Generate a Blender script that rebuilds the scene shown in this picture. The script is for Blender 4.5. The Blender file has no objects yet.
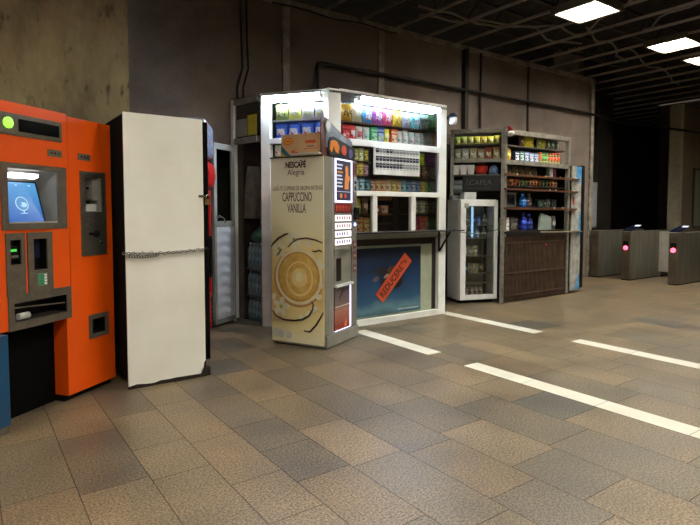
import bpy, bmesh, math, random
from mathutils import Vector, Matrix
random.seed(7)
R = math.radians
scene = bpy.context.scene
COL = scene.collection

# ------------------------------------------------------------------ camera
F, CX, CY = 540.0, 350.0, 241.0
cd = bpy.data.cameras.new('camera')
cam = bpy.data.objects.new('camera', cd)
COL.objects.link(cam)
cam.location = (0, 0, 1.38)
cam.rotation_euler = (R(90 - 3.07), 0, R(-35.4))
cd.sensor_fit = 'HORIZONTAL'
cd.sensor_width = 36.0
cd.lens = 36.0 * F / 700.0
cd.shift_y = -(262.5 - CY) / 700.0
cd.clip_end = 100
scene.camera = cam

# ------------------------------------------------------------------ world, exposure
w = bpy.data.worlds.new('world')
scene.world = w
w.use_nodes = True
w.node_tree.nodes['Background'].inputs[0].default_value = (1.0, 0.86, 0.66, 1)
w.node_tree.nodes['Background'].inputs[1].default_value = 0.1
scene.view_settings.view_transform = 'Standard'
scene.view_settings.look = 'None'
scene.view_settings.exposure = 0.0
scene.view_settings.gamma = 1.0
scene.view_settings.use_curve_mapping = False
LAMP_WARM = 115.0          # strength of the ceiling fixtures
TUBE_COOL = 190.0          # strength of the kiosk tubes

# ------------------------------------------------------------------ materials
def lin(c):
    if isinstance(c, str):
        c = [int(c[i:i + 2], 16) / 255 for i in (0, 2, 4)]
    return tuple(((v + 0.055) / 1.055) ** 2.4 if v > 0.04045 else v / 12.92 for v in c[:3]) + (1,)

MC = {}
def P(name, col, rough=0.5, metal=0.0, col2=None, scale=8.0, fac=0.5, bump=0.0, bscale=40.0, spec=0.5, coat=0.0, stretch=None, detail=5.0):
    """principled material whose colour wavers between two tones"""
    if name in MC: return MC[name]
    m = bpy.data.materials.new(name); m.use_nodes = True
    nt = m.node_tree; b = nt.nodes['Principled BSDF']
    b.inputs['Roughness'].default_value = rough
    b.inputs['Metallic'].default_value = metal
    b.inputs['Specular IOR Level'].default_value = spec
    b.inputs['Coat Weight'].default_value = coat
    tc = nt.nodes.new('ShaderNodeTexCoord'); mp = nt.nodes.new('ShaderNodeMapping')
    nt.links.new(tc.outputs['Object'], mp.inputs[0])
    if stretch: mp.inputs['Scale'].default_value = stretch
    n = nt.nodes.new('ShaderNodeTexNoise'); n.inputs['Scale'].default_value = scale; n.inputs['Detail'].default_value = detail
    nt.links.new(mp.outputs[0], n.inputs['Vector'])
    rp = nt.nodes.new('ShaderNodeValToRGB')
    c1 = lin(col)
    c2 = lin(col2) if col2 else tuple(v * 0.82 for v in c1[:3]) + (1,)
    rp.color_ramp.elements[0].position = 0.5 - fac * 0.4; rp.color_ramp.elements[0].color = c2
    rp.color_ramp.elements[1].position = 0.5 + fac * 0.3; rp.color_ramp.elements[1].color = c1
    nt.links.new(n.outputs['Fac'], rp.inputs[0]); nt.links.new(rp.outputs[0], b.inputs['Base Color'])
    if bump:
        n2 = nt.nodes.new('ShaderNodeTexNoise'); n2.inputs['Scale'].default_value = bscale; n2.inputs['Detail'].default_value = 4
        nt.links.new(mp.outputs[0], n2.inputs['Vector'])
        bp = nt.nodes.new('ShaderNodeBump'); bp.inputs['Strength'].default_value = bump; bp.inputs['Distance'].default_value = 0.01
        nt.links.new(n2.outputs['Fac'], bp.inputs['Height']); nt.links.new(bp.outputs[0], b.inputs['Normal'])
    MC[name] = m
    return m

def E(name, col, s):
    if name in MC: return MC[name]
    m = bpy.data.materials.new(name); m.use_nodes = True
    b = m.node_tree.nodes['Principled BSDF']
    b.inputs['Base Color'].default_value = (0.02, 0.02, 0.02, 1)
    b.inputs['Emission Color'].default_value = lin(col); b.inputs['Emission Strength'].default_value = s
    MC[name] = m
    return m

def GL(name, tint='ffffff', refl=0.10, rough=0.02):
    if name in MC: return MC[name]
    m = bpy.data.materials.new(name); m.use_nodes = True
    nt = m.node_tree; nt.nodes.clear()
    o = nt.nodes.new('ShaderNodeOutputMaterial'); mx = nt.nodes.new('ShaderNodeMixShader')
    t = nt.nodes.new('ShaderNodeBsdfTransparent'); g = nt.nodes.new('ShaderNodeBsdfGlossy')
    t.inputs[0].default_value = lin(tint); g.inputs['Roughness'].default_value = rough
    fr = nt.nodes.new('ShaderNodeFresnel'); fr.inputs[0].default_value = 1.45
    ad = nt.nodes.new('ShaderNodeMath'); ad.operation = 'MULTIPLY_ADD'; ad.inputs[1].default_value = 0.9; ad.inputs[2].default_value = refl * 0.3
    nt.links.new(fr.outputs[0], ad.inputs[0]); nt.links.new(ad.outputs[0], mx.inputs[0])
    nt.links.new(t.outputs[0], mx.inputs[1]); nt.links.new(g.outputs[0], mx.inputs[2]); nt.links.new(mx.outputs[0], o.inputs[0])
    MC[name] = m
    return m

def PRINT(c1, c2, c3, scale=22.0):
    """printed packaging film: patches of three inks"""
    name = 'print_%s_%s_%s' % (c1, c2, c3)
    if name in MC: return MC[name]
    m = bpy.data.materials.new(name); m.use_nodes = True
    nt = m.node_tree; b = nt.nodes['Principled BSDF']; b.inputs['Roughness'].default_value = 0.35
    tc = nt.nodes.new('ShaderNodeTexCoord'); n = nt.nodes.new('ShaderNodeTexNoise')
    n.inputs['Scale'].default_value = scale; n.inputs['Detail'].default_value = 1.5; n.inputs['Distortion'].default_value = 0.6
    nt.links.new(tc.outputs['Object'], n.inputs['Vector'])
    rp = nt.nodes.new('ShaderNodeValToRGB'); rp.color_ramp.interpolation = 'CONSTANT'
    e = rp.color_ramp.elements
    e[0].position = 0; e[0].color = lin(c2); e[1].position = 0.42; e[1].color = lin(c1)
    x = e.new(0.60); x.color = lin(c3)
    nt.links.new(n.outputs['Fac'], rp.inputs[0]); nt.links.new(rp.outputs[0], b.inputs['Base Color'])
    MC[name] = m
    return m

# ------------------------------------------------------------------ mesh builder
class MB:
    def __init__(s): s.v = []; s.f = []; s.m = []; s.sm = []; s.mats = []
    def _mi(s, mat):
        if mat not in s.mats: s.mats.append(mat)
        return s.mats.index(mat)
    def face(s, pts, mat, smooth=False):
        b = len(s.v); s.v += [tuple(p) for p in pts]; s.f.append(tuple(range(b, b + len(pts)))); s.m.append(s._mi(mat)); s.sm.append(smooth)
    def box(s, x0, x1, y0, y1, z0, z1, mat, M=None):
        if x0 > x1: x0, x1 = x1, x0
        if y0 > y1: y0, y1 = y1, y0
        if z0 > z1: z0, z1 = z1, z0
        p = [Vector(q) for q in ((x0,y0,z0),(x1,y0,z0),(x1,y1,z0),(x0,y1,z0),(x0,y0,z1),(x1,y0,z1),(x1,y1,z1),(x0,y1,z1))]
        if M: p = [M @ q for q in p]
        b = len(s.v); s.v += [tuple(q) for q in p]; i = s._mi(mat)
        for q in ((0,3,2,1),(4,5,6,7),(0,1,5,4),(1,2,6,5),(2,3,7,6),(3,0,4,7)):
            s.f.append(tuple(b + k for k in q)); s.m.append(i); s.sm.append(False)
        return s
    def beam(s, a, b, w, h, mat):
        """box bar from a to b, w wide (horizontal), h deep"""
        a = Vector(a); b = Vector(b); d = b - a; L = d.length; d.normalize()
        up = Vector((0, 0, 1)) if abs(d.z) < 0.95 else Vector((0, 1, 0))
        x = d.cross(up).normalized(); z = x.cross(d)
        M = Matrix.Translation(a) @ Matrix((x, d, z)).transposed().to_4x4()
        return s.box(-w/2, w/2, 0, L, -h/2, h/2, mat, M)
    def ring_surf(s, rings, mat, closed=True, cap=True, smooth=True):
        b = len(s.v); n = len(rings[0]); i = s._mi(mat)
        for r in rings: s.v += [tuple(p) for p in r]
        for k in range(len(rings) - 1):
            for j in range(n if closed else n - 1):
                j2 = (j + 1) % n
                s.f.append((b + k*n + j, b + k*n + j2, b + (k+1)*n + j2, b + (k+1)*n + j)); s.m.append(i); s.sm.append(smooth)
        if cap:
            s.f.append(tuple(b + j for j in range(n - 1, -1, -1))); s.m.append(i); s.sm.append(False)
            s.f.append(tuple(b + (len(rings) - 1) * n + j for j in range(n))); s.m.append(i); s.sm.append(False)
        return s
    def tube(s, pts, r, mat, seg=8, closed=False):
        pts = [Vector(p) for p in pts]; rings = []
        n = len(pts); prev = None
        for k in range(n):
            if closed: t = pts[(k+1) % n] - pts[k-1]
            else: t = pts[min(k+1, n-1)] - pts[max(k-1, 0)]
            t.normalize()
            if prev is None:
                up = Vector((0,0,1)) if abs(t.z) < 0.9 else Vector((1,0,0))
                x = t.cross(up).normalized()
            else: x = (prev - t * prev.dot(t)).normalized()
            prev = x; y = t.cross(x)
            rr = r[k] if isinstance(r, (list, tuple)) else r
            rings.append([pts[k] + x * rr * math.cos(2*math.pi*j/seg) + y * rr * math.sin(2*math.pi*j/seg) for j in range(seg)])
        if closed: rings.append(rings[0])
        return s.ring_surf(rings, mat, cap=not closed)
    def lathe(s, c, prof, mat, seg=14, axis='z'):
        c = Vector(c); rings = []
        for r, z in prof:
            ring = []
            for j in range(seg):
                a = 2*math.pi*j/seg
                if axis == 'z': p = Vector((r*math.cos(a), r*math.sin(a), z))
                elif axis == 'y': p = Vector((r*math.cos(a), -z, r*math.sin(a)))
                else: p = Vector((z, r*math.cos(a), r*math.sin(a)))
                ring.append(c + p)
            rings.append(ring)
        return s.ring_surf(rings, mat)
    def plate(s, x0, x1, z0, z1, holes, y0, y1, mat):
        xs = sorted({x0, x1, *[h[0] for h in holes], *[h[1] for h in holes]}); zs = sorted({z0, z1, *[h[2] for h in holes], *[h[3] for h in holes]})
        for a, b in zip(xs, xs[1:]):
            run = None
            for c, d in zip(zs, zs[1:]):
                mx, mz = (a+b)/2, (c+d)/2
                if any(h[0] < mx < h[1] and h[2] < mz < h[3] for h in holes):
                    if run: s.box(a, b, y0, y1, run[0], run[1], mat); run = None
                else: run = (run[0], d) if run else (c, d)
            if run: s.box(a, b, y0, y1, run[0], run[1], mat)
        return s
    def poly(s, pts, y, t, mat, M=None):
        """outline pts (x,z) given counter-clockwise, front face at y, thickness t backward"""
        n = len(pts)
        f = [Vector((p[0], y, p[1])) for p in pts]; k = [Vector((p[0], y + t, p[1])) for p in pts]
        if M: f = [M @ q for q in f]; k = [M @ q for q in k]
        b = len(s.v); s.v += [tuple(q) for q in f + k]; i = s._mi(mat)
        s.f.append(tuple(b + j for j in range(n))); s.m.append(i); s.sm.append(False)
        s.f.append(tuple(b + n + j for j in range(n - 1, -1, -1))); s.m.append(i); s.sm.append(False)
        for j in range(n):
            j2 = (j + 1) % n
            s.f.append((b + j, b + n + j, b + n + j2, b + j2)); s.m.append(i); s.sm.append(False)
        return s
    def disc(s, cx, cz, rx, rz, y, t, mat, seg=28, rot=0.0, M=None):
        pts = []
        for j in range(seg):
            a = 2*math.pi*j/seg; x, z = rx*math.cos(a), rz*math.sin(a)
            pts.append((cx + x*math.cos(rot) - z*math.sin(rot), cz + x*math.sin(rot) + z*math.cos(rot)))
        return s.poly(pts, y, t, mat, M)
    def text(s, txt, size, x, z, y, mat, align='CENTER', M=None, bold=0.0, sx=1.0, rot=0.0):
        cu = bpy.data.curves.new('t', 'FONT'); cu.body = txt; cu.size = size; cu.align_x = align; cu.extrude = 0.0006; cu.offset = bold
        cu.resolution_u = 3
        o = bpy.data.objects.new('t', cu); COL.objects.link(o)
        me = bpy.data.meshes.new_from_object(o.evaluated_get(bpy.context.evaluated_depsgraph_get()))
        b = len(s.v); i = s._mi(mat)
        for v in me.vertices:
            px, pz = v.co.x * sx, v.co.y
            q = Vector((x + px*math.cos(rot) - pz*math.sin(rot), y - v.co.z, z + px*math.sin(rot) + pz*math.cos(rot)))
            if M: q = M @ q
            s.v.append(tuple(q))
        for p in me.polygons: s.f.append(tuple(b + k for k in p.vertices)); s.m.append(i); s.sm.append(False)
        bpy.data.objects.remove(o); bpy.data.curves.remove(cu); bpy.data.meshes.remove(me)
        return s
    def build(s, name, parent=None, bevel=0.0, label=None):
        me = bpy.data.meshes.new(name)
        me.from_pydata(s.v, [], s.f); 
        for m in s.mats: me.materials.append(m)
        me.polygons.foreach_set('material_index', s.m); me.polygons.foreach_set('use_smooth', s.sm)
        bm = bmesh.new(); bm.from_mesh(me); bmesh.ops.recalc_face_normals(bm, faces=bm.faces); bm.to_mesh(me); bm.free()
        me.update()
        o = bpy.data.objects.new(name, me); COL.objects.link(o)
        if parent: o.parent = parent
        if label: o['label'] = label
        if bevel:
            md = o.modifiers.new('bevel', 'BEVEL'); md.width = bevel; md.segments = 2; md.limit_method = 'ANGLE'; md.angle_limit = R(40)
        return o

def tag(o, label, cat, group=None, kind=None):
    o['label'] = label; o['category'] = cat
    if group: o['group'] = group
    if kind: o['kind'] = kind
    return o
def thing(name, label, cat, loc=(0, 0, 0), rz=0.0, group=None):
    o = bpy.data.objects.new(name, None); o.empty_display_size = 0.1; COL.objects.link(o)
    o.location = loc; o.rotation_euler = (0, 0, rz)
    return tag(o, label, cat, group)
def struct(name, mb, label=None, bevel=0):
    o = mb.build(name, None, bevel); o['kind'] = 'structure'
    if label: o['label'] = label
    return o

# shared materials
WHITE = P('white_aluminium', 'f2f4f0', 0.4, 0.0, 'e4e6e0', 5)
WORN = P('worn_grey_paint', '8f8b80', 0.5, 0.2, '6f6a60', 14)
STEEL = P('brushed_steel', 'a09c90', 0.3, 0.85, '7d786c', 30, stretch=(1, 1, 12))
ORANGE = P('orange_enamel', 'f55c08', 0.38, 0.0, 'ee5606', 3, fac=0.8)
TAUPE = P('taupe_steel', '6f675c', 0.4, 0.4, '60594f', 20)
BLACK = P('black_plastic', '08080a', 0.5, spec=0.25)
DARK = P('dark_recess', '060606', 0.7, spec=0.2)
P('matt_black', '040404', 0.85, spec=0.1)
BROWNDARK = P('dark_brown_board', '2a1d14', 0.65, 0.0, '1a120c', 12)
BROWNBAT = P('brown_batten', '5b3520', 0.5, 0.0, '3f2414', 10)
GLASS = GL('clear_glass')
GLASSD = GL('tinted_glass', 'dfe4df', 0.25)
RUST = P('rust', '2c1a0e', 0.9, 0.0, '0f0a06', 60)
CHROME = P('chrome', 'c8c8c4', 0.15, 1.0)

# ================================================================== SETTING
def floor():
    """granite slabs in rows along the hall with marble insets left out"""
    m = bpy.data.materials.new('granite_slab'); m.use_nodes = True
    nt = m.node_tree; b = nt.nodes['Principled BSDF']
    tc = nt.nodes.new('ShaderNodeTexCoord')
    at = nt.nodes.new('ShaderNodeAttribute'); at.attribute_name = 'tone'; at.attribute_type = 'GEOMETRY'
    n1 = nt.nodes.new('ShaderNodeTexNoise'); n1.inputs['Scale'].default_value = 85; n1.inputs['Detail'].default_value = 3; n1.inputs['Roughness'].default_value = 0.75
    n2 = nt.nodes.new('ShaderNodeTexNoise'); n2.inputs['Scale'].default_value = 2.2; n2.inputs['Detail'].default_value = 5
    for n in (n1, n2): nt.links.new(tc.outputs['Object'], n.inputs['Vector'])
    r1 = nt.nodes.new('ShaderNodeValToRGB'); r1.color_ramp.elements[0].position = 0.41; r1.color_ramp.elements[0].color = (0.38, 0.37, 0.36, 1)
    r1.color_ramp.elements[1].position = 0.61; r1.color_ramp.elements[1].color = (1.6, 1.57, 1.5, 1)
    r2 = nt.nodes.new('ShaderNodeValToRGB'); r2.color_ramp.elements[0].position = 0.3; r2.color_ramp.elements[0].color = (0.66, 0.67, 0.69, 1)
    r2.color_ramp.elements[1].position = 0.65; r2.color_ramp.elements[1].color = (1.12, 1.10, 1.04, 1)
    nt.links.new(n1.outputs['Fac'], r1.inputs[0]); nt.links.new(n2.outputs['Fac'], r2.inputs[0])
    def mul(a, c):
        x = nt.nodes.new('ShaderNodeMix'); x.data_type = 'RGBA'; x.blend_type = 'MULTIPLY'; x.inputs[0].default_value = 1
        x.clamp_result = False
        nt.links.new(a, x.inputs[6]); nt.links.new(c, x.inputs[7]); return x.outputs[2]
    nt.links.new(mul(mul(at.outputs['Color'], r1.outputs[0]), r2.outputs[0]), b.inputs['Base Color'])
    mr = nt.nodes.new('ShaderNodeMapRange'); mr.inputs['To Min'].default_value = 0.30; mr.inputs['To Max'].default_value = 0.52
    nt.links.new(n2.outputs['Fac'], mr.inputs[0]); nt.links.new(mr.outputs[0], b.inputs['Roughness'])
    bp = nt.nodes.new('ShaderNodeBump'); bp.inputs['Strength'].default_value = 0.12; bp.inputs['Distance'].default_value = 0.003
    nt.links.new(n1.outputs['Fac'], bp.inputs['Height']); nt.links.new(bp.outputs[0], b.inputs['Normal'])
    marble = P('white_marble', 'd6d3c4', 0.35, 0.0, 'bdb9aa', 3.0, fac=0.9)
    grout = P('grout', '3d342a', 0.8, 0.0, '2f2820', 30)
    rnd = random.Random(3)
    mb = MB(); tones = []
    X0, X1, Y0, Y1 = -5.0, 19.0, -6.0, 9.0
    mb.face([(X0, Y0, -0.004), (X1, Y0, -0.004), (X1, Y1, -0.004), (X0, Y1, -0.004)], grout); tones.append((0.1, 0.1, 0.1))
    seams = [0.09, 0.41, 0.74, 1.05, 1.34, 1.67, 2.02, 2.37, 2.77, 3.19, 3.60, 3.78, 4.15, 4.50, 4.86, 5.22, 5.41]
    x = seams[0]
    while x > X0: x -= rnd.choice((0.32, 0.36, 0.4)); seams.insert(0, x)
    x = seams[-1]
    while x < X1: x += rnd.choice((0.32, 0.36, 0.4)); seams.append(x)
    pal = ['766751', '796953', '736550', '7b6b55', '6c6150', '7f6d55', '746651', '7a6850', '675c4d']
    g = 0.0022
    for a, c in zip(seams, seams[1:]):
        y = Y0 + rnd.random() * 0.5
        inset = abs(a - 3.60) < 0.01 or abs(a - 5.22) < 0.01
        base = rnd.choice(pal)
        while y < Y1:
            L = rnd.choice((0.42, 0.55, 0.6, 0.76, 0.8)) if not inset else 0.6
            t = rnd.choice(pal) if rnd.random() < 0.6 else base
            k = rnd.uniform(0.93, 1.06)
            if rnd.random() < 0.05: t = '5a564e'
            tl = lin(t)
            mb.face([(a+g, y+g, 0), (c-g, y+g, 0), (c-g, y+L-g, 0), (a+g, y+L-g, 0)], m); tones.append(tuple(v*k*0.88 for v in tl[:3]))
            y += L
    for (xa, spans) in ((3.60, ((1.96 - 4.0, 3.31), (3.76, 5.02))), (5.22, ((1.96 - 4.0, 3.28), (3.74, 5.30)))):
        for (ya, yb) in spans:
            y = yb; first = True
            while y > ya:
                L = min(0.62, y - ya)
                mb.face([(xa+g, y-L+g, 0.0012), (xa+0.185-g, y-L+g, 0.0012), (xa+0.185-g, y-g, 0.0012), (xa+g, y-g, 0.0012)], marble); tones.append((1, 1, 1)); y -= L
    o = struct('floor', mb)
    me = o.data
    ca = me.attributes.new('tone', 'FLOAT_COLOR', 'FACE')
    for i, t in enumerate(tones): ca.data[i].color = (*t, 1)
floor()

WALLZ = 4.16
def wallmat(name, c1, c2, weave=True):
    m = bpy.data.materials.new(name); m.use_nodes = True
    nt = m.node_tree; b = nt.nodes['Principled BSDF']; b.inputs['Roughness'].default_value = 0.75
    tc = nt.nodes.new('ShaderNodeTexCoord')
    n = nt.nodes.new('ShaderNodeTexNoise'); n.inputs['Scale'].default_value = 1.6; n.inputs['Detail'].default_value = 8; n.inputs['Roughness'].default_value = 0.65
    nt.links.new(tc.outputs['Object'], n.inputs['Vector'])
    rp = nt.nodes.new('ShaderNodeValToRGB'); rp.color_ramp.elements[0].position = 0.3; rp.color_ramp.elements[0].color = lin(c2)
    rp.color_ramp.elements[1].position = 0.7; rp.color_ramp.elements[1].color = lin(c1)
    nt.links.new(n.outputs['Fac'], rp.inputs[0])
    if weave:
        mp = nt.nodes.new('ShaderNodeMapping'); mp.inputs['Rotation'].default_value = (0, R(38), 0)
        nt.links.new(tc.outputs['Object'], mp.inputs[0])
        wv = nt.nodes.new('ShaderNodeTexWave'); wv.bands_direction = 'Z'; wv.inputs['Scale'].default_value = 13; wv.inputs['Distortion'].default_value = 0.6; wv.inputs['Detail'].default_value = 2
        nt.links.new(mp.outputs[0], wv.inputs['Vector'])
        bp = nt.nodes.new('ShaderNodeBump'); bp.inputs['Strength'].default_value = 0.5; bp.inputs['Distance'].default_value = 0.01
        nt.links.new(wv.outputs['Fac'], bp.inputs['Height']); nt.links.new(bp.outputs[0], b.inputs['Normal'])
        mr = nt.nodes.new('ShaderNodeMapRange'); mr.inputs['To Min'].default_value = 0.9; mr.inputs['To Max'].default_value = 1.06
        nt.links.new(wv.outputs['Fac'], mr.inputs[0])
        x = nt.nodes.new('ShaderNodeMix'); x.data_type = 'RGBA'; x.blend_type = 'MULTIPLY'; x.inputs[0].default_value = 1; x.clamp_result = False
        nt.links.new(rp.outputs[0], x.inputs[6]); nt.links.new(mr.outputs[0], x.inputs[7]); nt.links.new(x.outputs[2], b.inputs['Base Color'])
    else:
        nt.links.new(rp.outputs[0], b.inputs['Base Color'])
    return m
WALLM = wallmat('ribbed_wall_cladding', '85766a', '655850')
WALLP = wallmat('painted_wall', '9a8c78', '84765f', False)

def concrete():
    m = bpy.data.materials.new('rough_concrete'); m.use_nodes = True
    nt = m.node_tree; b = nt.nodes['Principled BSDF']; b.inputs['Roughness'].default_value = 0.85
    tc = nt.nodes.new('ShaderNodeTexCoord')
    mp = nt.nodes.new('ShaderNodeMapping'); mp.inputs['Scale'].default_value = (1.0, 1.0, 0.45)
    nt.links.new(tc.outputs['Object'], mp.inputs[0])
    n = nt.nodes.new('ShaderNodeTexNoise'); n.inputs['Scale'].default_value = 2.6; n.inputs['Detail'].default_value = 9; n.inputs['Roughness'].default_value = 0.7
    n3 = nt.nodes.new('ShaderNodeTexNoise'); n3.inputs['Scale'].default_value = 9; n3.inputs['Detail'].default_value = 6
    for q in (n, n3): nt.links.new(mp.outputs[0], q.inputs['Vector'])
    rp = nt.nodes.new('ShaderNodeValToRGB'); rp.color_ramp.elements[0].position = 0.32; rp.color_ramp.elements[0].color = lin('6a5e44')
    rp.color_ramp.elements[1].position = 0.66; rp.color_ramp.elements[1].color = lin('a4966f')
    r3 = nt.nodes.new('ShaderNodeValToRGB'); r3.color_ramp.elements[0].position = 0.30; r3.color_ramp.elements[0].color = (0.25, 0.22, 0.18, 1)
    r3.color_ramp.elements[1].position = 0.40; r3.color_ramp.elements[1].color = (1, 1, 1, 1)
    nt.links.new(n.outputs['Fac'], rp.inputs[0]); nt.links.new(n3.outputs['Fac'], r3.inputs[0])
    x = nt.nodes.new('ShaderNodeMix'); x.data_type = 'RGBA'; x.blend_type = 'MULTIPLY'; x.inputs[0].default_value = 1
    nt.links.new(rp.outputs[0], x.inputs[6]); nt.links.new(r3.outputs[0], x.inputs[7]); nt.links.new(x.outputs[2], b.inputs['Base Color'])
    bp = nt.nodes.new('ShaderNodeBump'); bp.inputs['Strength'].default_value = 0.6; bp.inputs['Distance'].default_value = 0.02
    nt.links.new(n3.outputs['Fac'], bp.inputs['Height']); nt.links.new(bp.outputs[0], b.inputs['Normal'])
    return m
CONC = concrete()

struct('wall_back', MB().box(1.2, 10.92, 6.48, 6.70, 0, WALLZ, WALLM))
struct('wall_concrete', MB().box(-5.0, 1.38, 5.78, 6.70, 0, 4.9, CONC))
DARKWALL = P('dark_stone_cladding', '2c2623', 0.5, 0.0, '16120f', 3)
dw = MB().box(10.92, 12.9, 7.10, 7.3, 0, 4.9, DARKWALL)
for xx in (11.55, 12.2): dw.box(xx, xx + 0.015, 7.085, 7.1, 0, 4.5, P('joint_metal', '3a3531', 0.5))
struct('wall_passage', dw)
struct('wall_wing', MB().box(10.72, 10.92, 6.70, 7.3, 0, 4.9, WALLM))
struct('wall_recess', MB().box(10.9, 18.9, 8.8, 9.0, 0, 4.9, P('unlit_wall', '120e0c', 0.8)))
struct('wall_pillar', MB().box(15.03, 18.9, 6.48, 6.70, 0, 4.12, WALLP))
struct('wall_left', MB().box(-5.2, -5.0, -6, 5.9, 0, 4.9, WALLP))
struct('wall_front', MB().box(-5.2, 19, -6.2, -6, 0, 4.9, WALLP))
struct('wall_right', MB().box(18.9, 19.1, -6, 9, 0, 4.9, WALLP))
TRIM = P('trim_metal', 'aaa193', 0.5, 0.3, '766e64', 8)
struct('trim_1', MB().box(1.4, 10.95, 6.435, 6.50, WALLZ - 0.05, WALLZ + 0.03, TRIM), bevel=0.004)
for i, xx in enumerate((3.545, 5.17, 8.72)):
    struct('trim_%d' % (i + 2), MB().box(xx - (0.055 if i < 2 else 0.02), xx + (0.055 if i < 2 else 0.02), 6.45, 6.49, 0, WALLZ - 0.05, TRIM if i < 2 else P('dark_joint', '241d18', 0.6)), bevel=0.004)
struct('trim_5', MB().box(10.83, 10.945, 6.44, 6.72, 0, WALLZ, TRIM), bevel=0.005)
struct('trim_6', MB().box(14.99, 15.10, 6.44, 6.74, 0, 4.14, P('pale_pilaster', 'c8bea4', 0.6)), bevel=0.005)

# ceiling: dark slab with long metal bars below it
SLAB = P('dark_slab', '3b352e', 0.9, 0.0, '221e19', 5)
ceil = struct('ceiling', MB().box(-5, 19, -6, 9, 4.95, 5.05, SLAB))
BAR = P('ceiling_bar_paint', 'a09688', 0.5, 0.1, '8a8072', 3); JST = P('joist_paint', '37322c', 0.7)
bars = MB()
k = -18
while True:
    xx = 6.765 + 0.65 * k
    if xx > 18.8: break
    bars.box(xx - 0.009, xx + 0.009, -5.9, 6.44 if xx < 10.9 else 8.7, 4.17, 4.21, BAR)
    k += 1
sl = bars.build('slat', ceil); sl['kind'] = 'structure'
jo = MB()
for yy in (-4.2, -2.4, -0.4, 1.2, 2.9, 4.9, 6.1):
    jo.beam((-5, yy, 4.80), (18.9, yy, 4.80), 0.05, 0.05, JST)
    jo.beam((-5, yy, 4.42), (18.9, yy, 4.42), 0.05, 0.04, JST)
    x = -4.8
    while x < 18.4:
        jo.beam((x, yy, 4.42), (x + 0.3, yy, 4.80), 0.018, 0.018, JST); jo.beam((x + 0.3, yy, 4.80), (x + 0.6, yy, 4.42), 0.018, 0.018, JST)
        x += 0.6
jo.build('joist', ceil)

CABLE = P('grey_cable', '8a8378', 0.6); BLKC = P('black_cable', '0d0c0b', 0.6)
def wav(p0, p1, amp, n=14, seed=0):
    r = random.Random(seed); a = Vector(p0); b = Vector(p1); ph = [r.uniform(0, 6.28) for _ in range(3)]
    return [a.lerp(b, t / n) + Vector((amp*math.sin(ph[0] + t*0.9), amp*math.sin(ph[1] + t*0.7), amp*0.5*math.sin(ph[2] + t*1.1))) * (0 if t in (0, n) else 1) for t in range(n + 1)]
for i, (a, b, am) in enumerate((((5.6, 6.1, 4.32), (8.6, 5.1, 4.35), 0.09), ((5.4, 5.9, 4.34), (8.9, 5.5, 4.33), 0.10), ((8.2, 5.0, 4.33), (10.6, 5.6, 4.32), 0.07), ((6.9, 2.8, 4.35), (8.6, 5.4, 4.36), 0.06), ((7.8, 2.4, 4.35), (9.2, 4.6, 4.38), 0.05), ((9.8, 5.2, 4.34), (13.5, 5.9, 4.33), 0.07))):
    tag(MB().tube(wav(a, b, am, seed=i), 0.018, CABLE, 6).build('ceiling_cable'), ['pale grey cable run above the slats nearest the long wall', 'second pale cable looping above the slats by the wall', 'short pale cable above the slats in front of the shelf stand', 'pale hose beside the nearest square ceiling light', 'pale hose between the first and second square ceiling lights', 'far pale cable above the slats near the turnstiles'][i], 'cable')

# square louvred fixtures
def fixture(x, y, label, idx):
    t = thing('ceiling_light', label, 'ceiling light', (x, y, 4.13), 0, 'square louvred ceiling lights')
    FR = P('fixture_frame', '5a5040', 0.5)
    fr = MB()
    for a in ((-0.34, 0.34, -0.34, -0.30), (-0.34, 0.34, 0.30, 0.34), (-0.34, -0.30, -0.30, 0.30), (0.30, 0.34, -0.30, 0.30)): fr.box(a[0], a[1], a[2], a[3], 0, 0.10, FR)
    fr.box(-0.30, 0.30, -0.30, 0.30, 0.085, 0.10, FR)
    fr.build('frame', t)
    MB().box(-0.30, 0.30, -0.30, 0.30, 0.055, 0.075, E('tube_glow', 'fdf8ea', LAMP_WARM)).build('diffuser', t)
    lv = MB()
    LV = P('louvre', 'e8e6df', 0.3, 0.2)
    for q in range(1, 4): lv.box(-0.30, 0.30, -0.30 + q*0.15 - 0.004, -0.30 + q*0.15 + 0.004, 0.03, 0.05, LV)
    for q in range(1, 12): lv.box(-0.30 + q*0.05 - 0.002, -0.30 + q*0.05 + 0.002, -0.30, 0.30, 0.032, 0.048, LV)
    lv.build('louvre', t)
fx = [(7.09, 4.32, 'bright square louvred ceiling light nearest, above the shelf stand'), (9.68, 4.32, 'bright square louvred ceiling light between the nearest and the farthest'), (11.02, 4.32, 'farthest square louvred ceiling light, cut by the right picture edge'),
      (13.2, 0.6, 'ceiling light above the turnstile lanes, out of the picture'), (8.4, 2.0, 'ceiling light over the right part of the floor'), (4.9, 2.6, 'unseen ceiling light added over the white floor strips'), (3.2, 2.4, 'unseen ceiling light placed over the floor in front of the kiosk'), (0.6, 0.9, 'ceiling light above the photographer'), (-0.9, 3.2, 'unseen ceiling light added left of the ticket machine'), (0.6, -2.2, 'ceiling light behind the photographer'), (4.5, -2.2, 'ceiling light behind the photographer on the right')]  # unseen; strips and ticket-machine lights added, kiosk one moved, to brighten kiosk and walls
for i, (x, y, l) in enumerate(fx): fixture(x, y, l, i)

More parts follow.
